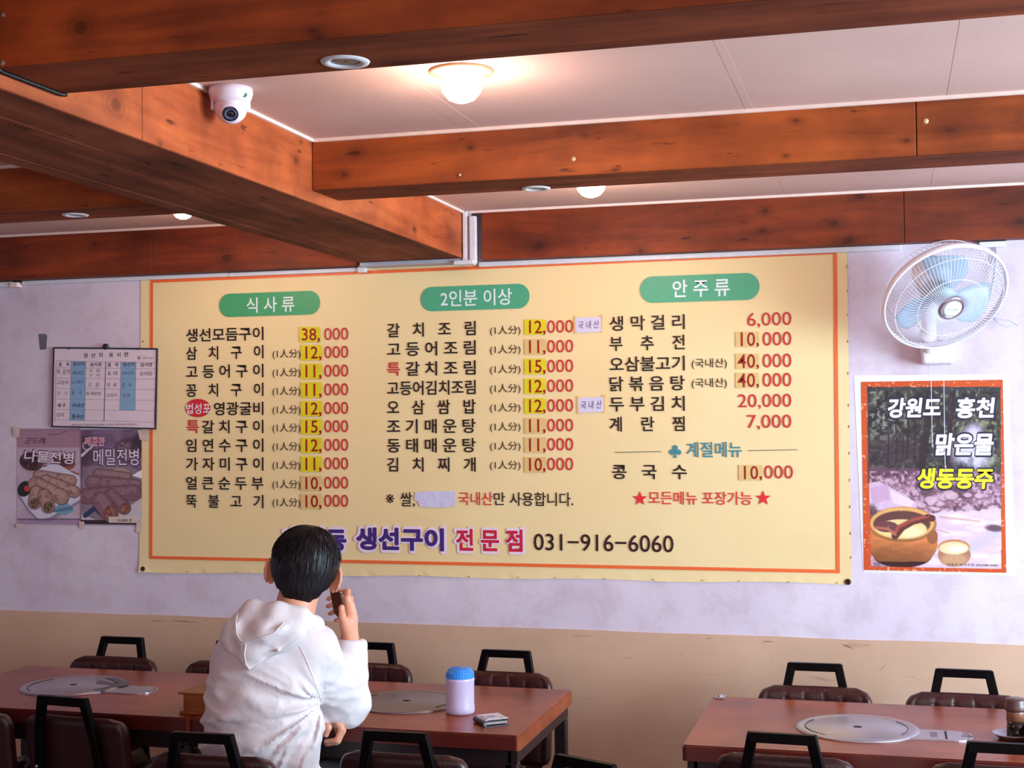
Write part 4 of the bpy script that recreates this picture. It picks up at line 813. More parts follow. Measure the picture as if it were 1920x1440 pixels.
def side_plate(x0, x1, y, hw, label, flip=1, lines=True):
    o = empty('burner_plate', (0, 0, 0), label=label, cat='burner plate', group='steel burner plates beside the round covers'); pts = [(x0, y-hw), (x1-hw*.9, y-hw)]+[(x1-hw*.9+hw*.9*math.sin(t), y-hw*math.cos(t)) for t in np.linspace(0, math.pi, 16)[1:-1]]+[(x1-hw*.9, y+hw), (x0, y+hw)]
    bm = newbm(); prism_xy(bm, pts, TZ, TZ+.0035); bmesh.ops.bevel(bm, geom=[e for e in bm.edges if e.verts[0].co.z > TZ+.003 and e.verts[1].co.z > TZ+.003], offset=.0015, segments=2, affect='EDGES'); obj('plate', bm, M_ss, o)
    if lines:
        bx('slot', (x0+.105, y-hw*.8, TZ+.0034), (x0+.111, y+hw*.8, TZ+.0038), plain('hole_black', (0, 0, 0)), o)
        bx('sticker', (x0+.065, y-.03, TZ+.0034), (x0+.085, y+.03, TZ+.0038), plain('grey_sticker', (120, 108, 116), .5), o); bx('sticker', (x0+.15, y-.012, TZ+.0034), (x0+.185, y+.01, TZ+.0038), plain('grey_sticker', (0, 0, 0)), o)
    bm = newbm(); tube(bm, [(x1-hw*.9+hw*.72*math.sin(t), y-hw*.8*math.cos(t), TZ+.0034) for t in np.linspace(1.0, 2.5, 16)], .0012, 4); obj('groove', bm, M_ssd, o)
    return o
a = zp(307, 1291, TZ); side_plate(-2.62, a[0], -.935, .062, 'steel burner plate joined to the cover on the far left table', lines=False)
a = zp(1826, 1379, TZ); side_plate(.03, a[0], -1.015, .062, 'steel burner plate with a black slot on the right table')
# small clip on the back corner of the right table
CL = empty('table_clip', label='small silver clip on the back left corner of the right table', cat='clip'); p, q = zp(1338, 1310, TZ), zp(1356, 1304, TZ)
bm = newbm(); box2(bm, (-.562, -.640, TZ), (-.528, -.598, TZ+.006), .002, 2); obj('plate', bm, M_ss, CL); bm = newbm(); lathe(bm, [(0, .012), (.008, .011), (.010, .006), (.010, 0)], (-.545, -.62, TZ), 16); obj('button', bm, M_ss, CL, smooth=True)

# ================================================================ chairs
M_lea = plain('brown_leather', (56, 20, 20), .33, var=.25, scale=6, bump=.3, bscale=90, spec=.5); M_back = plain('brown_leather_back', (42, 10, 12), .42, var=.2, scale=5, bump=.25, bscale=120); M_blk = plain('black_lacquer', (7, 4, 6), .4, var=.1, spec=.07)
def chair_meshes():
    """facing +y, origin on the floor under the backrest; returns list of (name, mesh, material)"""
    out = []
    def tilt(x, z): return -.045*(z-.45)/.3
    # backrest: rounded pad with six channels on the front
    bm = newbm(); W, zb_, zt = .184, .44, .752; nx, nz = 56, 24; rc = .052
    F, Bk = [], []
    for j in range(nz+1):
        w = j/nz; z = zb_+(zt-zb_)*w; dzt = zt-z; dzb = z-zb_
        half = W
        if dzt < rc: half = W-rc+math.sqrt(max(0, rc*rc-(rc-dzt)**2))
        elif dzb < .04: half = W-.04+math.sqrt(max(0, .04**2-(.04-dzb)**2))
        fr, bk = [], []
        for i in range(nx+1):
            u = -1+2*i/nx; x = u*half; ex = min(1, (1-abs(u))*half/.014); ez = min(1, dzt/.014, dzb/.014) if True else 1; e = math.sqrt(max(0, 1-(1-ex)**2))*math.sqrt(max(0, 1-(1-max(0, ez))**2))
            ch = abs(math.sin(math.pi*(x/.061+.5))); groove = .005*(1-min(1, ch*7))**1.0
            cush = .0035*math.sqrt(min(1, ch*1.2)); tl_ = tilt(x, z)-.018*(x/W)**2*-1
            fr.append(bm.verts.new((x, tl_+.004+e*(.016+cush)-groove*e, z))); bk.append(bm.verts.new((x, tl_-.002-e*.014, z)))
        F.append(fr); Bk.append(bk)
    for j in range(nz):
        for i in range(nx): bm.faces.new((F[j][i], F[j][i+1], F[j+1][i+1], F[j+1][i])); bm.faces.new((Bk[j][i], Bk[j+1][i], Bk[j+1][i+1], Bk[j][i+1]))
    for j in range(nz): bm.faces.new((F[j][0], F[j+1][0], Bk[j+1][0], Bk[j][0])); bm.faces.new((F[j][nx], Bk[j][nx], Bk[j+1][nx], F[j+1][nx]))
    for i in range(nx): bm.faces.new((F[0][i], Bk[0][i], Bk[0][i+1], F[0][i+1])); bm.faces.new((F[nz][i], F[nz][i+1], Bk[nz][i+1], Bk[nz][i]))
    bmesh.ops.remove_doubles(bm, verts=bm.verts[:], dist=1e-4)
    out.append(('backrest', bm, M_lea))
    # seat: ribbed cushion
    bm = newbm(); nx, ny = 44, 16; Tp = []
    for j in range(ny+1):
        row = []
        for i in range(nx+1):
            u = -1+2*i/nx; v = j/ny; x = u*(.195-.02*(v < .12)); y = .03+.39*v; e = math.sqrt(max(0, 1-(1-min(1, (1-abs(u))*.195/.03))**2))*math.sqrt(max(0, 1-(1-min(1, v*.39/.03, (1-v)*.39/.04))**2)); ch = abs(math.sin(math.pi*(x/.065+.5)))
            row.append(bm.verts.new((x, y, .40+e*(.045+.009*min(1, ch*1.6)))))
        Tp.append(row)
    Bt = [[bm.verts.new((v.co.x, v.co.y, .385)) for v in r_] for r_ in Tp]
    for j in range(ny):
        for i in range(nx): bm.faces.new((Tp[j][i], Tp[j][i+1], Tp[j+1][i+1], Tp[j+1][i])); bm.faces.new((Bt[j][i], Bt[j+1][i], Bt[j+1][i+1], Bt[j][i+1]))
    for j in range(ny): bm.faces.new((Tp[j][0], Tp[j+1][0], Bt[j+1][0], Bt[j][0])); bm.faces.new((Tp[j][nx], Bt[j][nx], Bt[j+1][nx], Tp[j+1][nx]))
    for i in range(nx): bm.faces.new((Tp[0][i], Bt[0][i], Bt[0][i+1], Tp[0][i+1])); bm.faces.new((Tp[ny][i], Tp[ny][i+1], Bt[ny][i+1], Bt[ny][i]))
    out.append(('seat', bm, M_lea))
    hz = .820; yb = lambda z: tilt(0, z)-.030
    bm = newbm(); a = [(-.087, hz), (.087, hz), (.087+.0025, hz-.026), (-.087-.0025, hz-.026)]; prism_xz(bm, a, yb(hz)-.011, yb(hz)+.012); bmesh.ops.bevel(bm, geom=bm.edges[:], offset=.003, segments=2, affect='EDGES'); out.append(('handle', bm, M_blk))
    for s in (-1, 1):
        bm = newbm(); prof = [(.0785, hz-.001), (.099, .70), (.125, .44), (.150, .02)]
        bm2 = bm; pts = [(s*x, yb(z) if z > .4 else yb(.44)-(.44-z)*.10, z) for x, z in prof]
        pts[0] = (s*.0745, yb(hz), hz-.004)
        for p_, q_ in zip(pts, pts[1:]): bar(bm, p_, q_, .022, .028, (1, 0, 0))
        bmesh.ops.bevel(bm, geom=[e for e in bm.edges if e.calc_length() > .1], offset=.003, segments=1, affect='EDGES'); out.append(('rear_leg', bm, M_blk))
    for s in (-1, 1):
        bm = newbm(); bar(bm, (s*.15, .36, .385), (s*.175, .41, 0), .026, .026, (1, 0, 0)); out.append(('front_leg', bm, M_blk))
    for s in (-1, 1):
        bm = newbm(); bar(bm, (s*.125, -.04, .375), (s*.155, .38, .375), .02, .028); out.append(('seat_rail', bm, M_blk))
    bm = newbm(); bar(bm, (-.155, .36, .375), (.155, .36, .375), .02, .028); out.append(('cross_rail', bm, M_blk))
    for s in (-1, 1):
        bm = newbm(); lathe(bm, [(0, .003), (.004, .0022), (.006, 0)], (s*.112, yb(.60)-.014, .60), 12, Matrix.Rotation(R(90), 3, 'X')); out.append(('rivet', bm, M_ss))
    res = []
    for nm, b, m in out:
        me = bpy.data.meshes.new(nm); bmesh.ops.recalc_face_normals(b, faces=b.faces[:]); b.to_mesh(me); b.free(); me.materials.append(m)
        if nm in ('backrest', 'seat', 'rivet'):
            for p_ in me.polygons: p_.use_smooth = True
        if nm == 'backrest':
            me.materials.append(M_back)
            for p_ in me.polygons:
                if p_.normal.y < -.7: p_.material_index = 1
        res.append((nm, me))
    return res
CHM = chair_meshes()
def chair(x, y, rz, label, group):
    o = empty('dining_chair', (x, y, 0), R(rz), label, 'chair', group)
    for nm, me in CHM: link(nm, me, None, o)
    return o
gf = 'dining chairs on the wall side of the tables'; gn = 'dining chairs on the near side of the tables'
far = [(-2.845, -.505, 180, 'brown quilted chair against the wall, behind the left end of the far left table'), (-2.36, -.505, 178, 'brown chair by the wall, mostly hidden behind the man in white'), (-1.86, -.425, 180, 'brown chair by the wall just right of the man in white'), (-1.325, -.485, 180, 'brown quilted chair by the wall behind the blue-lidded jar'), (-.252, -.515, 181, 'brown quilted chair by the wall, behind the left half of the right table'), (.215, -.53, 179, 'brown quilted chair by the wall at the right edge of the view')]
near = [(-.280, -1.395, -2, 'dark chair seen from behind at the left half of the right table'), (.262, -1.375, 0, 'dark chair in the bottom right corner seen from behind'), (-1.268, -1.60, 0, 'dark chair seen from behind, in front of the jar and wallet'), (-1.762, -1.73, 1, 'dark chair the man in white sits on'), (-2.395, -1.395, -5, 'dark chair seen from behind in front of the far left table cover'), (-2.81, -1.40, 3, 'dark chair cut off by the left edge of the view')]
for a in far: chair(*a, gf)
for a in near: chair(*a, gn)
q = on(985, 1430, 2, .815); chair(q[0]+.10, q[1]-.03, 155, 'dark chair whose top just shows at the bottom edge, middle of the view', 'dining chairs of the nearest table')

# ================================================================ things on the tables
jb = zp(863, 1337, TZ)
J = empty('storage_jar', (jb[0], jb[1], TZ), label='frosted plastic jar with a blue screw lid on the middle table', cat='jar')
r = .0445; bm = newbm(); lathe(bm, [(0, .001), (r*.93, .001), (r, .006), (r*1.02, .012), (r*1.0, .026), (r*.985, .030), (r*.985, .098), (r*1.01, .102), (r*1.01, .108), (r*.93, .114), (r*.9, .1165), (0, .1165)], (0, 0, 0), 48)
obj('body', bm, plain('frosted_plastic', (196, 180, 214), .35, var=.02, spec=.5, sub=.3), J, smooth=True)
bm = newbm(); n = 96; prof = [(r*.98, .106), (r*.99, .108), (r*.99, .126), (r*.93, .130), (r*.86, .131), (r*.80, .137), (r*.70, .1395), (0, .140)]; rings = []
for (rr, h) in prof:
    rings.append([bm.verts.new(((rr*(1-.018*(k % 3 == 0)*(.107 < h < .127)))*math.cos(2*math.pi*k/n), (rr*(1-.018*(k % 3 == 0)*(.107 < h < .127)))*math.sin(2*math.pi*k/n), h)) for k in range(n)] if rr > 0 else [bm.verts.new((0, 0, h))])
for A, B in zip(rings, rings[1:]):
    for k in range(n):
        if len(B) == 1: bm.faces.new((A[k], A[(k+1) % n], B[0]))
        else: bm.faces.new((A[k], A[(k+1) % n], B[(k+1) % n], B[k]))
bm.faces.new(rings[0][::-1]); lid = obj('lid', bm, plain('blue_plastic', (46, 134, 226), .3, var=.03), J, smooth=False)
for p_ in lid.data.polygons: p_.use_smooth = p_.center.z > .127
bm = newbm(); box(bm, (-.010, -.012, .1405), (.024, .012, .004), Matrix.Rotation(R(20), 3, 'Z'), .0015); obj('lid_tab', bm, plain('blue_plastic_dark', (34, 96, 190), .35), lid)
# folded wallet with a banknote
ww = zp(917, 1360, TZ); WLT = empty('folded_wallet', (ww[0]-.002, ww[1]+.022, TZ), R(38), 'black folded wallet with a pale printed note wrapped over it, near the table corner', 'wallet')
def cwrap(x0, x1, L, h, th, y0=0):
    """C-shaped cross section in xz swept along y"""
    bm = newbm(); outer, inner = [], []
    for t in np.linspace(R(90), R(270), 10): outer.append((x0+h/2+h/2*math.cos(t), h/2+h/2*math.sin(t))); inner.append((x0+h/2+(h/2-th)*math.cos(t), h/2+(h/2-th)*math.sin(t)))
    pts = [(x1, h)]+outer+[(x1, 0), (x1, th)]+inner[::-1]+[(x1, h-th)]; prism_xz(bm, pts, y0-L/2, y0+L/2); return bm
obj('cover', cwrap(-.040, .040, .085, .018, .0035), plain('black_wallet', (22, 14, 18), .35), WLT)
obj('banknote', cwrap(-.034, .041, .080, .0215, .0016, 0), plain('pale_note', (216, 208, 222), .5, var=.12, scale=60), WLT)
bm = newbm(); box2(bm, (-.030, -.040, .006), (.038, .040, .014), .002); obj('inner_cards', bm, plain('card_grey', (150, 138, 140), .5), WLT)
for a, b in (((-.012, -.012, .0215), (.014, .012, .0217)), ((-.028, -.03, .0215), (-.018, .02, .0217)), ((.02, -.03, .0215), (.034, -.02, .0217))): bx('print_mark', a, b, plain('note_print', (150, 152, 178), .5, var=.3, scale=200), WLT)
# wooden box with a round white lid, beside the man
M_bxw = wood('honey_wood', 0, (122, 62, 28), (172, 104, 52), rough=.4, scale=2)
WB_ = empty('cutlery_box', (-2.045, -1.165, TZ), 0, 'honey-coloured wooden cutlery box with a round white disc on top, left of the man', 'box')
bx('box_body', (-.095, -.065, 0), (.095, .065, .062), M_bxw, WB_, .002, 1); bx('box_lid', (-.107, -.077, .062), (.107, .077, .068), M_bxw, WB_, .0025, 2); bx('plinth', (-.104, -.074, 0), (.104, .074, .010), M_bxw, WB_, .002, 1)
WD = empty('white_disc', (-2.015, -1.155, TZ+.068), 0, 'round white disc lying on the wooden box left of the man', 'lid'); bm = newbm(); lathe(bm, [(0, .004), (.036, .004), (.039, .002), (.038, 0), (0, 0)], (0, 0, 0), 36); obj('disc', bm, plain('disc_white', (240, 226, 216), .4), WD, smooth=True)
# sauce jar, steel dish and wooden box at the right edge
sj = zp(1906, 1383, TZ+.006)
DS = empty('steel_dish', (sj[0]-.012, sj[1]+.005, TZ), 0, 'small steel dish under the sauce jar at the right edge', 'dish'); bm = newbm(); lathe(bm, [(0, .003), (.030, .003), (.046, .016), (.052, .018), (.053, .016), (.047, .013), (.032, 0), (0, 0)], (0, 0, 0), 40); obj('dish', bm, M_ss, DS, smooth=True)
SJ = empty('sauce_jar', (sj[0], sj[1], TZ+.0032), 0, 'sauce jar with dark contents, clear band and brown cap at the right edge', 'jar')
bm = newbm(); lathe(bm, [(0, 0), (.024, 0), (.026, .004), (.026, .050), (0, .050)], (0, 0, 0), 32); obj('dark_contents', bm, plain('soy_dark', (22, 12, 12), .15), SJ, smooth=True)
bm = newbm(); lathe(bm, [(.026, .050), (.026, .078), (.024, .082), (0, .082)], (0, 0, 0), 32); obj('clear_band', bm, plain('amber_plastic', (126, 84, 62), .2, var=.1), SJ, smooth=True)
bm = newbm(); lathe(bm, [(0, .078), (.029, .078), (.030, .084), (.029, .096), (.027, .100), (.028, .108), (.025, .112), (0, .112)], (0, 0, 0), 36); obj('cap', bm, plain('brown_cap', (86, 56, 54), .35), SJ, smooth=True)
WB2 = empty('wooden_box', (sj[0]+.115, sj[1]-.055, TZ), R(-6), 'honey-coloured wooden box cut off by the right edge', 'box'); bx('box_body', (-.075, -.06, 0), (.095, .06, .052), M_bxw, WB2, .002, 1); bx('box_lid', (-.085, -.07, .052), (.105, .07, .058), M_bxw, WB2, .0025, 2)
# ================================================================ the man: implicit surfaces turned into meshes (surface nets)
def _smin(a, b, k):
    if k <= 0: return np.minimum(a, b)
    h = np.clip(.5+.5*(b-a)/k, 0, 1); return b*(1-h)+a*h-k*h*(1-h)
class Blob:
    def __init__(s): s.p = []
    def cap(s, a, b, ra, rb=None, k=.02, sc=(1, 1, 1), op='+'):
        s.p.append(('c', np.array(a, float), np.array(b, float), ra, ra if rb is None else rb, k, np.array(sc, float), op)); return s
    def chain(s, pts, rs, k=.01):
        for i in range(len(pts)-1): s.cap(pts[i], pts[i+1], rs[i], rs[i+1], k)
        return s
    def ell(s, c, r, k=.02, M=None, op='+'):
        s.p.append(('e', np.array(c, float), np.array(r, float), np.eye(3) if M is None else np.array(M), 0, k, None, op)); return s
    def mesh(s, name, h, disp=None, cut=None, smooth=1):
        lo, hi = np.full(3, 9e9), np.full(3, -9e9); bbs = []
        for q in s.p:
            if q[0] == 'c': r = max(q[3], q[4])*q[6]; a, b = np.minimum(q[1], q[2])-r, np.maximum(q[1], q[2])+r
            else: r = np.full(3, q[2].max()); a, b = q[1]-r, q[1]+r
            bbs.append((a, b))
            if q[7] == '+': lo, hi = np.minimum(lo, a), np.maximum(hi, b)
        lo -= .03; hi += .03; n = np.ceil((hi-lo)/h).astype(int)+1; D = np.full(n, .06); ax = [lo[i]+h*np.arange(n[i]) for i in range(3)]
        for q, (a, b) in zip(s.p, bbs):
            m = .055; i0 = np.clip(((a-m-lo)/h).astype(int), 0, n); i1 = np.clip(np.ceil((b+m-lo)/h).astype(int)+1, 0, n)
            sl = tuple(slice(i0[i], i1[i]) for i in range(3)); X, Y, Z = np.meshgrid(*[ax[i][sl[i]] for i in range(3)], indexing='ij')
            if X.size == 0: continue
            if q[0] == 'c':
                sc_ = q[6]; A, B = q[1]/sc_, q[2]/sc_; px, py, pz = X/sc_[0]-A[0], Y/sc_[1]-A[1], Z/sc_[2]-A[2]; d = B-A; L = d@d+1e-12
                t = np.clip((px*d[0]+py*d[1]+pz*d[2])/L, 0, 1); f = (np.sqrt((px-t*d[0])**2+(py-t*d[1])**2+(pz-t*d[2])**2)-(q[3]+(q[4]-q[3])*t))*sc_.min()
            else:
                P_ = np.stack([X-q[1][0], Y-q[1][1], Z-q[1][2]], -1)@q[3]; r = q[2]; k0 = np.sqrt(((P_/r)**2).sum(-1)); k1 = np.sqrt(((P_/(r*r))**2).sum(-1))+1e-9; f = k0*(k0-1)/k1
            D[sl] = _smin(D[sl], f, q[5]) if q[7] == '+' else -_smin(-D[sl], f, q[5])
        if disp is not None or cut is not None:
            near = np.abs(D) < .05; I = np.argwhere(near); P_ = lo+I*h
            if disp is not None: D[near] -= disp(P_)
            if cut is not None: D[near] = np.maximum(D[near], cut(P_)); far = D <= -.05; D[far] = np.maximum(D[far], cut(lo+np.argwhere(far)*h)) if far.any() else D[far]
        # surface nets
        S = D < 0; c = [slice(0, -1), slice(1, None)]; cnt = np.zeros(n-1); acc = np.zeros(tuple(n-1)+(3,))
        def corner(A, o): return A[c[o[0]], c[o[1]], c[o[2]]]
        for axis in range(3):
            for u in (0, 1):
                for v in (0, 1):
                    o = [0, 0, 0]; o[(axis+1) % 3] = u; o[(axis+2) % 3] = v; o2 = list(o); o2[axis] = 1
                    a, b = corner(D, o), corner(D, o2); m = (a < 0) != (b < 0); t = np.where(m, a/np.where(m, a-b, 1), 0); cnt += m
                    for e in range(3): acc[..., e] += np.where(m, (t if e == axis else o[e]), 0)
        act = cnt > 0; idx = np.full(act.shape, -1); idx[act] = np.arange(act.sum()); V = lo+h*(np.argwhere(act)+acc[act]/cnt[act][:, None]); F = []
        for axis in range(3):
            b1, b2 = (axis+1) % 3, (axis+2) % 3; s0 = [slice(None)]*3; s1 = [slice(None)]*3; s0[axis] = slice(0, -1); s1[axis] = slice(1, None)
            a, b = S[tuple(s0)], S[tuple(s1)]; E_ = np.argwhere(a != b); E_ = E_[(E_[:, b1] > 0) & (E_[:, b2] > 0) & (E_[:, b1] < n[b1]-1) & (E_[:, b2] < n[b2]-1)]
            inside = a[tuple(E_.T)]; q = []
            for u, v in ((0, 0), (1, 0), (1, 1), (0, 1)):
                c_ = E_.copy(); c_[:, b1] -= u; c_[:, b2] -= v; q.append(idx[tuple(c_.T)])
            q = np.stack(q, -1); q[inside] = q[inside][:, ::-1]; F.append(q[:, ::-1])
        F = np.concatenate(F)
        for _ in range(smooth):
            Aq = np.zeros_like(V); w = np.zeros(len(V))
            for i in range(4): np.add.at(Aq, F[:, i], V[F[:, (i+1) % 4]]+V[F[:, (i+3) % 4]]); np.add.at(w, F[:, i], 2)
            V = V*.45+.55*Aq/w[:, None]
        me = bpy.data.meshes.new(name); me.vertices.add(len(V)); me.vertices.foreach_set('co', V.ravel()); me.loops.add(F.size); me.loops.foreach_set('vertex_index', F.ravel().astype(np.int32))
        me.polygons.add(len(F)); me.polygons.foreach_set('loop_start', np.arange(0, F.size, 4, dtype=np.int32)); me.polygons.foreach_set('use_smooth', np.ones(len(F), bool)); me.update(); me.validate(); return me
PN = empty('person', (0, 0, 0), label='seated person seen from behind in a white hooded jacket, short black hair, phone at ear', cat='person')
M_skin = plain('skin', (226, 158, 130), .5, var=.05, scale=20, sub=.12, bump=.08, bscale=300)
HC = yp(572, 1062, -1.385); hr = Matrix.Rotation(R(19), 3, 'Z')@Matrix.Rotation(R(9), 3, 'Y')@Matrix.Rotation(R(-3), 3, 'X')
HM = np.array(hr); hp = lambda x, y, z: HC+HM@np.array((x, y, z))
neck0 = np.array((-1.675, -1.46, 1.03))
B = Blob()
B.cap((-1.75, -1.50, .56), (-1.725, -1.49, .92), .125, .125, .04, (1, .62, 1)).cap((-1.80, -1.485, .95), (-1.60, -1.47, .985), .04, .04, .04)
for s, kx in ((-1, -1.845), (1, -1.655)): B.cap((-1.75+s*.07, -1.48, .535), (kx, -1.06, .54), .062, .05, .03).cap((kx, -1.06, .54), (kx, -1.02, .10), .045, .032, .02).cap((kx, -1.04, .045), (kx, -.90, .03), .03, .022, .02)
B.cap(neck0, hp(0, -.025, -.05), .060, .057, .03)
B.ell(hp(0, -.01, .02), (.077, .096, .088), .02, HM).ell(hp(0, .030, -.012), (.064, .066, .085), .02, HM).ell(hp(0, .030, -.062), (.055, .062, .050), .02, HM).ell(hp(0, .072, -.098), (.024, .02, .018), .02, HM)
B.cap(hp(0, .094, .006), hp(0, .105, -.030), .007, .011, .008).cap(hp(-.02, .092, -.060), hp(.02, .092, -.060), .006, .006, .008).cap(hp(-.018, .090, -.069), hp(.018, .090, -.069), .007, .007, .008)
for s in (-1, 1): B.ell(hp(s*.030, .090, .008), (.016, .014, .010), .006, HM, '-')
def ear(s):
    E = np.array(hr@Matrix.Rotation(R(-s*-34), 3, 'Z')@Matrix.Rotation(R(8), 3, 'X')); c = hp(s*.096, -.010, -.026)
    e = lambda x, y, z: c+E@np.array((x, y, z)); ring = [e(0, .021*math.sin(t)-.003, .034*math.cos(t)) for t in np.linspace(R(-150), R(130), 9)]
    B.cap(hp(s*.070, .006, -.03), hp(s*.088, .0, -.028), .022, .016, .01); B.ell(c, (.007, .021, .033), .006, E); B.chain(ring, [.005]*len(ring), .004); B.cap(e(0, .008, -.028), e(0, .004, -.034), .008, .007, .006)
ear(-1); ear(1)
DY = -.10
def hpts(L): return [yp(a, b, y+DY) for a, b, y in L]
# right arm and hand
B.cap((-1.60, -1.47, .99), (-1.578, -1.275, .79), .04, .036, .02); wr_ = yp(656, 1196, -1.17+DY); B.cap((-1.578, -1.275, .79), wr_, .036, .023, .01)
palm = hpts([(651, 1122, -1.195), (657, 1134, -1.19), (661, 1147, -1.185), (663, 1160, -1.18)])
for p_ in palm: B.cap(wr_, p_, .019, .0115, .012)
for L, rr in (([(651, 1122, -1.195), (652, 1109, -1.155), (636, 1111, -1.132), (616, 1123, -1.150)], 1), ([(657, 1134, -1.19), (657, 1122, -1.148), (638, 1126, -1.128), (615, 1137, -1.146)], 1.02), ([(661, 1147, -1.185), (661, 1137, -1.145), (640, 1141, -1.126), (618, 1151, -1.145)], .97), ([(663, 1160, -1.18), (661, 1153, -1.145), (646, 1157, -1.130), (629, 1164, -1.146)], .85)):
    B.chain(hpts(L), [.0110*rr, .0092*rr, .0082*rr, .0072*rr], .004)
B.cap(wr_, hpts([(648, 1172, -1.205)])[0], .020, .018, .012); B.chain(hpts([(648, 1172, -1.205), (642, 1156, -1.232), (640.5, 1139, -1.243)]), [.0155, .0105, .0095], .005)
# left arm and hand
B.cap((-1.815, -1.48, .95), (-1.870, -1.385, .775), .04, .036, .02); wl_ = yp(597, 1352, -1.345); B.cap((-1.870, -1.385, .775), wl_, .036, .023, .01)
def lp_(L): return [yp(*q) for q in L]
kn = [(628, 1347, -1.345), (630, 1350, -1.325), (630, 1354, -1.308), (628, 1358, -1.294)]
for k_ in kn: B.cap(wl_, yp(*k_), .020, .0115, .012)
for L, rr in (([kn[0], (641, 1366, -1.348), (632, 1388, -1.350), (611, 1390, -1.345)], 1.0), ([kn[1], (643, 1370, -1.326), (634, 1390, -1.328), (614, 1394, -1.325)], 1.0), ([kn[2], (641, 1374, -1.308), (631, 1392, -1.310), (612, 1396, -1.307)], .95), ([kn[3], (636, 1378, -1.292), (626, 1392, -1.294), (610, 1394, -1.292)], .85)):
    B.chain(lp_(L), [.0112*rr, .0096*rr, .0086*rr, .0074*rr], .004)
B.chain(lp_([(600, 1355, -1.36), (615, 1364, -1.372), (611, 1378, -1.368)]), [.014, .0108, .0088], .006)
body = link('body', B.mesh('body', .0042), M_skin, PN)
M_eye = plain('eye_white', (236, 230, 226), .2); M_pup = plain('eye_dark', (30, 18, 14), .1)
for s in (-1, 1):
    bm = newbm(); lathe(bm, [(0, -.011)]+[(.011*math.sin(t), -.011*math.cos(t)) for t in np.linspace(.3, 2.9, 9)]+[(0, .011)], hp(s*.030, .0725, .008), 20); e_ = obj('eye', bm, M_eye, PN, smooth=True)
    bm = newbm(); lathe(bm, [(0, .0025), (.004, .002), (.005, 0)], hp(s*.030, .0830, .008), 16, Matrix(HM)@Matrix.Rotation(R(-90), 3, 'X')); obj('pupil', bm, M_pup, e_)
    bm = newbm(); tube(bm, [hp(s*.014, .096, .026), hp(s*.030, .096, .031), hp(s*.046, .086, .027)], [.002, .0028, .0015], 6); obj('eyebrow', bm, plain('hair_black', (20, 14, 18), .5), PN)
# finger nails on the visible thumb
# hair
H_ = Blob(); H_.ell(hp(0, -.012, .022), (.100, .112, .098), .02, HM).ell(hp(.0, -.045, -.028), (.083, .062, .072), .03, HM).ell(hp(0, -.052, -.062), (.060, .045, .048), .03, HM).ell(hp(0, .052, .070), (.075, .055, .045), .03, HM)
def hloc(P_): return (P_-HC)@HM
def hdisp(P_):
    q = hloc(P_); az = np.arctan2(q[:, 0], -q[:, 1]); el_ = q[:, 2]
    return .0024*(fbm(az*16+60, el_*22+40, 1.0, 4, 3)-.5)*2*.6+.0010*np.sin(az*46+6*vnoise(az*5+50, el_*30+50, 1.0, 9))
def hcut(P_):
    q = hloc(P_); x, y, z = q.T; rag = .006*np.sin(x*260)+.004*np.sin(x*91+2)
    low = -(z+.098+rag*.5-1.15*np.maximum(np.abs(x)-.035, 0)); face = np.minimum(y-.058-.25*np.maximum(z-.02, 0), .062-z+.1*0); side = np.minimum(np.minimum(y+.028, .002-z)*1.0, np.abs(x)-.045)
    return np.maximum(np.maximum(low, face), side)
M_hair = base_mat('black_hair')
_m, _nt, _b = M_hair; _tc = N(_nt, 'ShaderNodeTexCoord'); _mp = N(_nt, 'ShaderNodeMapping'); _mp.inputs['Scale'].default_value = (260, 260, 22); _nt.links.new(_tc.outputs['Object'], _mp.inputs['Vector'])
_nz = N(_nt, 'ShaderNodeTexNoise', Scale=1.0, Detail=3.0); _nt.links.new(_mp.outputs[0], _nz.inputs['Vector']); _nt.links.new(ramp(_nt, _nz.outputs['Fac'], [(.3, tuple(lin((7, 4, 8)))), (.8, tuple(lin((24, 18, 28))))]), _b.inputs['Base Color'])
_b.inputs['Roughness'].default_value = .42; _b.inputs['Specular IOR Level'].default_value = .35; _bp = N(_nt, 'ShaderNodeBump', Strength=.6, Distance=.002); _nt.links.new(_nz.outputs['Fac'], _bp.inputs['Height']); _nt.links.new(_bp.outputs[0], _b.inputs['Normal']); M_hair = _m
hair = link('hair', H_.mesh('hair', .0040, hdisp, hcut, 1), M_hair, PN)
bm = newbm(); rr_ = random.Random(3)
def hsurf(az, t, g):
    """down the outside of the head: t=0 crown .. 1 nape"""
    el_ = R(84)-t*R(128); ce = math.cos(el_); x, y, z = .100*ce*math.sin(az), -.112*ce*math.cos(az), .098*math.sin(el_)
    if el_ < 0: f = -el_/R(44); x *= 1-.10*f; z *= 1+.12*f
    return hp(x*g, -.012+y*g, .022+z*g)
for i in range(620):
    az = rr_.uniform(-2.0, 2.0); t0 = rr_.uniform(0, .62); ln = rr_.uniform(.14, .34); t1 = min(t0+ln, .93 if abs(az) < 1.2 else .62)
    if t1-t0 < .06: continue
    g = rr_.uniform(1.002, 1.022); sw = rr_.uniform(-.12, .12); pts = [hsurf(az+sw*u, t0+(t1-t0)*u, g+(.012*u if rr_.random() < .2 else .004*u)) for u in (0, .33, .66, 1)]
    tube(bm, pts, [.0004, .0009, .0008, .0001], 3)
st = obj('hair_strands', bm, M_hair, PN, smooth=True); tag(st, kind='stuff')
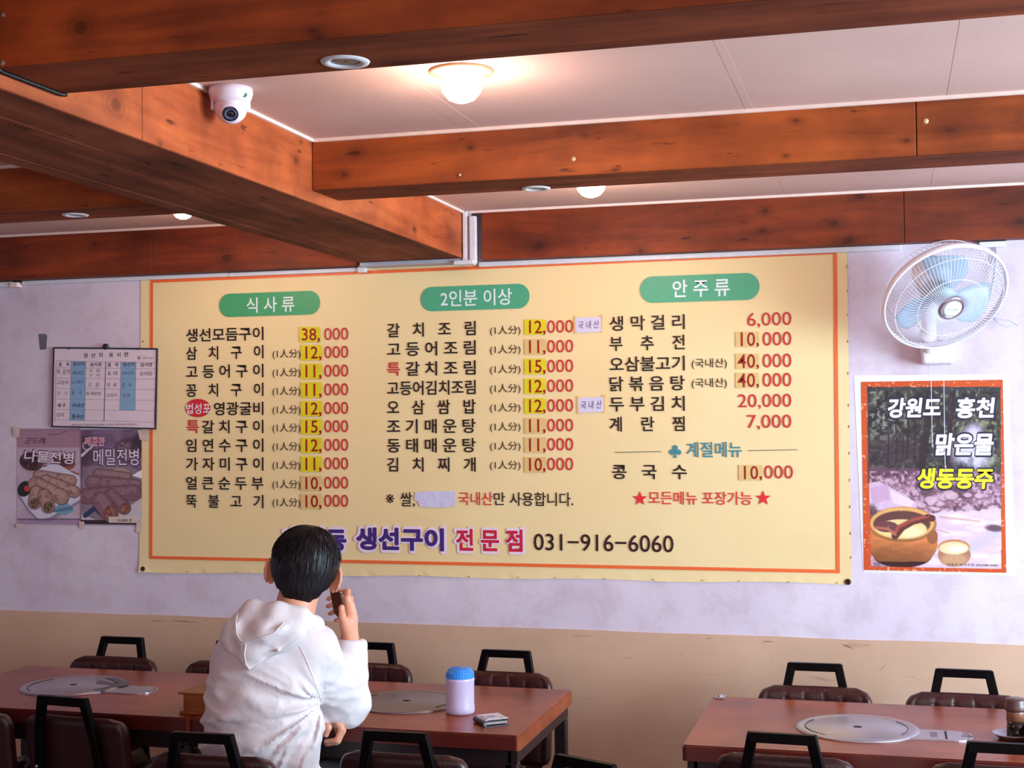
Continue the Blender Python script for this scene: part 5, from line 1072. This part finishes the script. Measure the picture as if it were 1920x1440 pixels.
# ---- jacket
M_jk = base_mat('white_cotton'); _m, _nt, _b = M_jk; _tc = N(_nt, 'ShaderNodeTexCoord'); _nz = N(_nt, 'ShaderNodeTexNoise', Scale=420.0, Detail=2.0); _n2 = N(_nt, 'ShaderNodeTexNoise', Scale=22.0, Detail=4.0, Distortion=1.2)
for q_ in (_nz, _n2): _nt.links.new(_tc.outputs['Object'], q_.inputs['Vector'])
_b.inputs['Base Color'].default_value = (*lin((224, 214, 220)), 1); _b.inputs['Roughness'].default_value = .8; _b.inputs['Sheen Weight'].default_value = .2
_ad = N(_nt, 'ShaderNodeMath', operation='MULTIPLY_ADD'); _nt.links.new(_nz.outputs['Fac'], _ad.inputs[0]); _ad.inputs[1].default_value = .06; _nt.links.new(_n2.outputs['Fac'], _ad.inputs[2])
_bp = N(_nt, 'ShaderNodeBump', Strength=.35, Distance=.005); _nt.links.new(_ad.outputs[0], _bp.inputs['Height']); _nt.links.new(_bp.outputs[0], _b.inputs['Normal']); M_jk = _m
def creases(C_):
    """C_: list of (pts3d, width, amp); returns displacement function (sum of soft ridges)"""
    segs = []
    for pts, w, a in C_:
        for p_, q_ in zip(pts, pts[1:]): segs.append((np.array(p_), np.array(q_), w, a, pts))
    def f(P_):
        out = np.zeros(len(P_)); cache = {}
        for p_, q_, w, a, pts in segs:
            d = q_-p_; L = d@d+1e-9; t = np.clip(((P_-p_)@d)/L, 0, 1); r = np.linalg.norm(P_-p_-t[:, None]*d, axis=1); v = np.exp(-(r/w)**2)*a
            k_ = id(pts); cache[k_] = v if k_ not in cache else (np.maximum(cache[k_], v) if a > 0 else np.minimum(cache[k_], v))
        for v in cache.values(): out += v
        return out
    return f
bk = lambda L, y=-1.60: [yp(a, b, y) for a, b in L]
CR = []
# raglan seam down the right side of the back
CR.append(([yp(556, 1200, -1.58), yp(575, 1240, -1.57), yp(592, 1290, -1.55), yp(604, 1325, -1.52)], .005, -.004))
CR.append((bk([(400, 1262), (450, 1276), (520, 1282)]), .008, .004)); CR.append((bk([(395, 1300), (440, 1318), (520, 1322), (590, 1312)]), .009, .006)); CR.append((bk([(388, 1352), (450, 1372), (520, 1362), (590, 1330)]), .010, .007)); CR.append((bk([(470, 1410), (540, 1375), (600, 1335)]), .009, .006))
cr = creases(CR)
ARM = yp(606, 1318, -1.50); ELB = np.array((-1.60, -1.36, .86)); SHL = yp(600, 1215, -1.5)
def ridged(v): return 1-np.abs(v*2-1)
def jdisp(P_):
    x, y, z = P_.T; xi = x*.917+(y+1.5)*.4; d = P_-ARM; xa = ARM[0]*.917+(ARM[1]+1.5)*.4
    dx, dz = xi-xa, z-ARM[2]; r = np.hypot(dx, dz); ang = np.arctan2(dz, -dx)
    back = np.clip((-(y+1.42))/.06, 0, 1)*np.clip((.02-dx)/.03, 0, 1)
    w = ang*2.6+.5*vnoise(dx*14+50, dz*14+50, 1.0, 5); f1 = ridged(vnoise(w*2.2+40, r*5+40, 1.0, 6))**2.0; f2 = ridged(vnoise(w*5+10, r*9+20, 1.0, 8))**1.8
    low = np.clip((.97-z)/.10, 0, 1)
    pk = 1-.75*np.exp(-(r/.045)**2); out = back*low*pk*(.0200*f1*np.exp(-r/.30)+.0120*f2*np.exp(-r/.20)+.0100*f1)-.006*back*low
    # sleeve: short folds wrapping round the arm, strongest inside the elbow
    s_ = np.clip((dx+.005)/.03, 0, 1); re = np.linalg.norm(P_-ELB, axis=1); u = (P_-ELB)@np.array((.1, .75, -.66)); sl = ridged(vnoise(u*34+50+x*8, x*9+z*5+60, 1.0, 12))**2
    out += s_*.0115*sl*np.exp(-(re/.13)**2)+s_*.0055*(ridged(vnoise(x*12+z*20+40, y*18+z*9+40, 1.0, 15))**2)
    out += .0055*ridged(fbm(x*6+y*5+30, z*17+x*5+30, 1.0, 11, 3))**2*low
    return np.clip(out+cr(P_), -.012, .021)
J_ = Blob(); J_.cap((-1.752, -1.505, .53), (-1.738, -1.495, .91), .182, .158, .04, (1, .70, 1)).cap((-1.812, -1.485, .955), (-1.60, -1.472, .990), .060, .062, .05).cap((-1.73, -1.50, 1.0), (-1.675, -1.455, 1.05), .072, .060, .04)
J_.cap((-1.605, -1.470, .985), (-1.572, -1.290, .802), .072, .066, .035).cap((-1.572, -1.290, .802), yp(658, 1212, -1.27), .064, .044, .02)
J_.cap((-1.815, -1.480, .950), (-1.875, -1.385, .785), .064, .056, .035).cap((-1.895, -1.385, .785), yp(588, 1352, -1.35), .056, .040, .02)
J_.cap(yp(652, 1188, -1.265), yp(655, 1207, -1.268), .034, .036, .004, op='-'); J_.cap(yp(600, 1352, -1.345), yp(590, 1352, -1.35), .030, .030, .004, op='-')
_cn = yp(653, 1196, -1.267); _cd = np.array(wr_)-np.array((-1.578, -1.275, .79)); _cd /= np.linalg.norm(_cd)
def jcut(P_):
    d = P_-_cn; near_ = np.linalg.norm(d, axis=1) < .085; return np.where(near_, d@_cd, -1)
jacket = link('jacket', J_.mesh('jacket', .0050, jdisp, jcut, 3), M_jk, PN)
# ---- hood lying on the back
HD = Blob(); y_ = -1.575
HD.ell(yp(505, 1185, -1.560), (.112, .050, .062), .03).cap(yp(500, 1196, -1.585), yp(466, 1240, -1.600), .048, .016, .03).cap(yp(448, 1180, -1.570), yp(474, 1145, -1.555), .040, .026, .03).cap(yp(440, 1200, -1.570), yp(470, 1215, -1.590), .040, .040, .03)
HD.chain([yp(474, 1146, -1.555), yp(520, 1150, -1.560), yp(562, 1158, -1.535), yp(588, 1174, -1.480), yp(592, 1190, -1.420), yp(600, 1200, -1.38)], [.026, .028, .028, .026, .024, .02], .025)
HD.chain([yp(474, 1146, -1.555), yp(478, 1160, -1.48), yp(500, 1160, -1.41)], [.026, .026, .024], .02)
HD.ell(yp(512, 1137, -1.520), (.045, .036, .030), .008, op='-')
hc = []
for L, w, a in (([(446, 1146), (442, 1170), (444, 1190), (456, 1202)], .006, .006), ([(456, 1204), (485, 1196), (520, 1184), (545, 1160)], .009, .010), ([(462, 1200), (459, 1225), (462, 1246), (468, 1257)], .005, .006), ([(468, 1255), (500, 1240), (545, 1205), (582, 1180)], .007, .006), ([(470, 1130), (500, 1152), (525, 1155)], .008, .005), ([(532, 1142), (520, 1168), (500, 1186)], .007, -.006), ([(440, 1210), (470, 1212), (520, 1205)], .010, -.006), ([(428, 1225), (450, 1232)], .008, .004), ([(560, 1165), (540, 1185), (505, 1215)], .007, -.004), ([(575, 1170), (555, 1195), (520, 1222)], .006, .004)):
    hc.append(([yp(a_, b_, -1.615) for a_, b_ in L], w*1.8, a*1.3))
hcr = creases(hc)
hood = link('hood', HD.mesh('hood', .0042, lambda P_: hcr(P_)+.004*(fbm(P_[:, 0]+P_[:, 1]+20, P_[:, 2]*1.5+20, .05, 21)-.5), None, 1), M_jk, PN)
from mathutils.bvhtree import BVHTree
def seam(nm, o, L, r=.0014, par=None, lift=.0004):
    me = o.data; bv = BVHTree.FromPolygons([v_.co[:] for v_ in me.vertices], [tuple(p_.vertices) for p_ in me.polygons]); pts = []
    for (xa, ya), (xb, yb) in zip(L, L[1:]):
        for t in np.linspace(0, 1, 8)[:-1]:
            d = Vector(yp(xa+(xb-xa)*t, ya+(yb-ya)*t, -1.5))-Vector(CAM); h_ = bv.ray_cast(Vector(CAM), d.normalized())
            if h_[0] is not None: pts.append(h_[0]+h_[1]*lift)
    sm = [pts[0]]+[(pts[i-1]+pts[i]*2+pts[i+1])/4 for i in range(1, len(pts)-1)]+[pts[-1]]
    bm = newbm(); tube(bm, sm, r, 6); return obj(nm, bm, M_jk, par or o, smooth=True)
seam('piping', hood, [(446, 1146), (442, 1168), (444, 1190), (453, 1204), (480, 1199), (515, 1186), (535, 1165)], .0022)
seam('seam', hood, [(461, 1206), (458, 1226), (461, 1246), (469, 1256)], .0018); seam('seam', hood, [(470, 1256), (505, 1236), (548, 1204), (584, 1180)], .0014)
seam('seam', jacket, [(558, 1204), (572, 1232), (586, 1268), (597, 1300), (604, 1318)], .0014)
# ---- trousers and shoes
TR = Blob(); TR.cap((-1.75, -1.50, .54), (-1.75, -1.49, .60), .145, .14, .03, (1, .7, 1))
SHB = []
for s, kx in ((-1, -1.845), (1, -1.655)):
    TR.cap((-1.75+s*.07, -1.48, .545), (kx, -1.06, .545), .078, .064, .03).cap((kx, -1.06, .545), (kx, -1.02, .12), .062, .05, .03)
link('trousers', TR.mesh('trousers', .009), plain('dark_trousers', (40, 32, 40), .8, var=.1), PN)
for kx in (-1.845, -1.655):
    S_ = Blob(); S_.cap((kx, -1.05, .05), (kx, -.88, .035), .045, .036, .03, (1, 1, .95)).cap((kx, -1.03, .08), (kx, -1.02, .12), .042, .04, .02); link('shoe', S_.mesh('shoe', .007, cut=lambda P_: .002-P_[:, 2]), plain('dark_shoe', (30, 26, 28), .5), PN)
# ---- phone in the right hand
PH = empty('mobile_phone', (0, 0, 0), label='dark mobile phone held to the ear of the seated person', cat='phone')
pc = Vector(yp(634, 1130, -1.295)); vd_ = Vector((-.40, .917, 0)); L_ = (Vector((0, 0, -.76))+vd_*.62+Vector((.917, .4, 0))*.12).normalized(); Nn = (Vector((-.917, -.4, 0))*.85-vd_*.62); Nn = (Nn-L_*Nn.dot(L_)).normalized(); Wn = L_.cross(Nn)
PMx = Matrix((Wn, L_, Nn)).transposed()
bm = newbm(); box(bm, (0, 0, 0), (.070, .142, .0082), None, .0032, 3); 
for v_ in bm.verts: v_.co = PMx@v_.co+pc
obj('case', bm, plain('phone_metal', (150, 128, 122), .25, metal=.8), PH, smooth=True)
bm = newbm(); box(bm, (0, 0, .0040), (.0655, .1375, .0012), None, .0005, 1)
for v_ in bm.verts: v_.co = PMx@v_.co+pc
obj('screen', bm, plain('phone_screen', (22, 14, 14), .12, spec=.7), PH)
for (a, b) in ((.0352, -.030), (.0352, -.012)):
    for s in (-1, 1):
        bm = newbm(); box(bm, (a*s, b, 0), (.0012, .014 if b < -.02 else .008, .003), None, .0004, 1)
        for v_ in bm.verts: v_.co = PMx@v_.co+pc
        obj('side_button', bm, plain('phone_metal', (0, 0, 0)), PH)
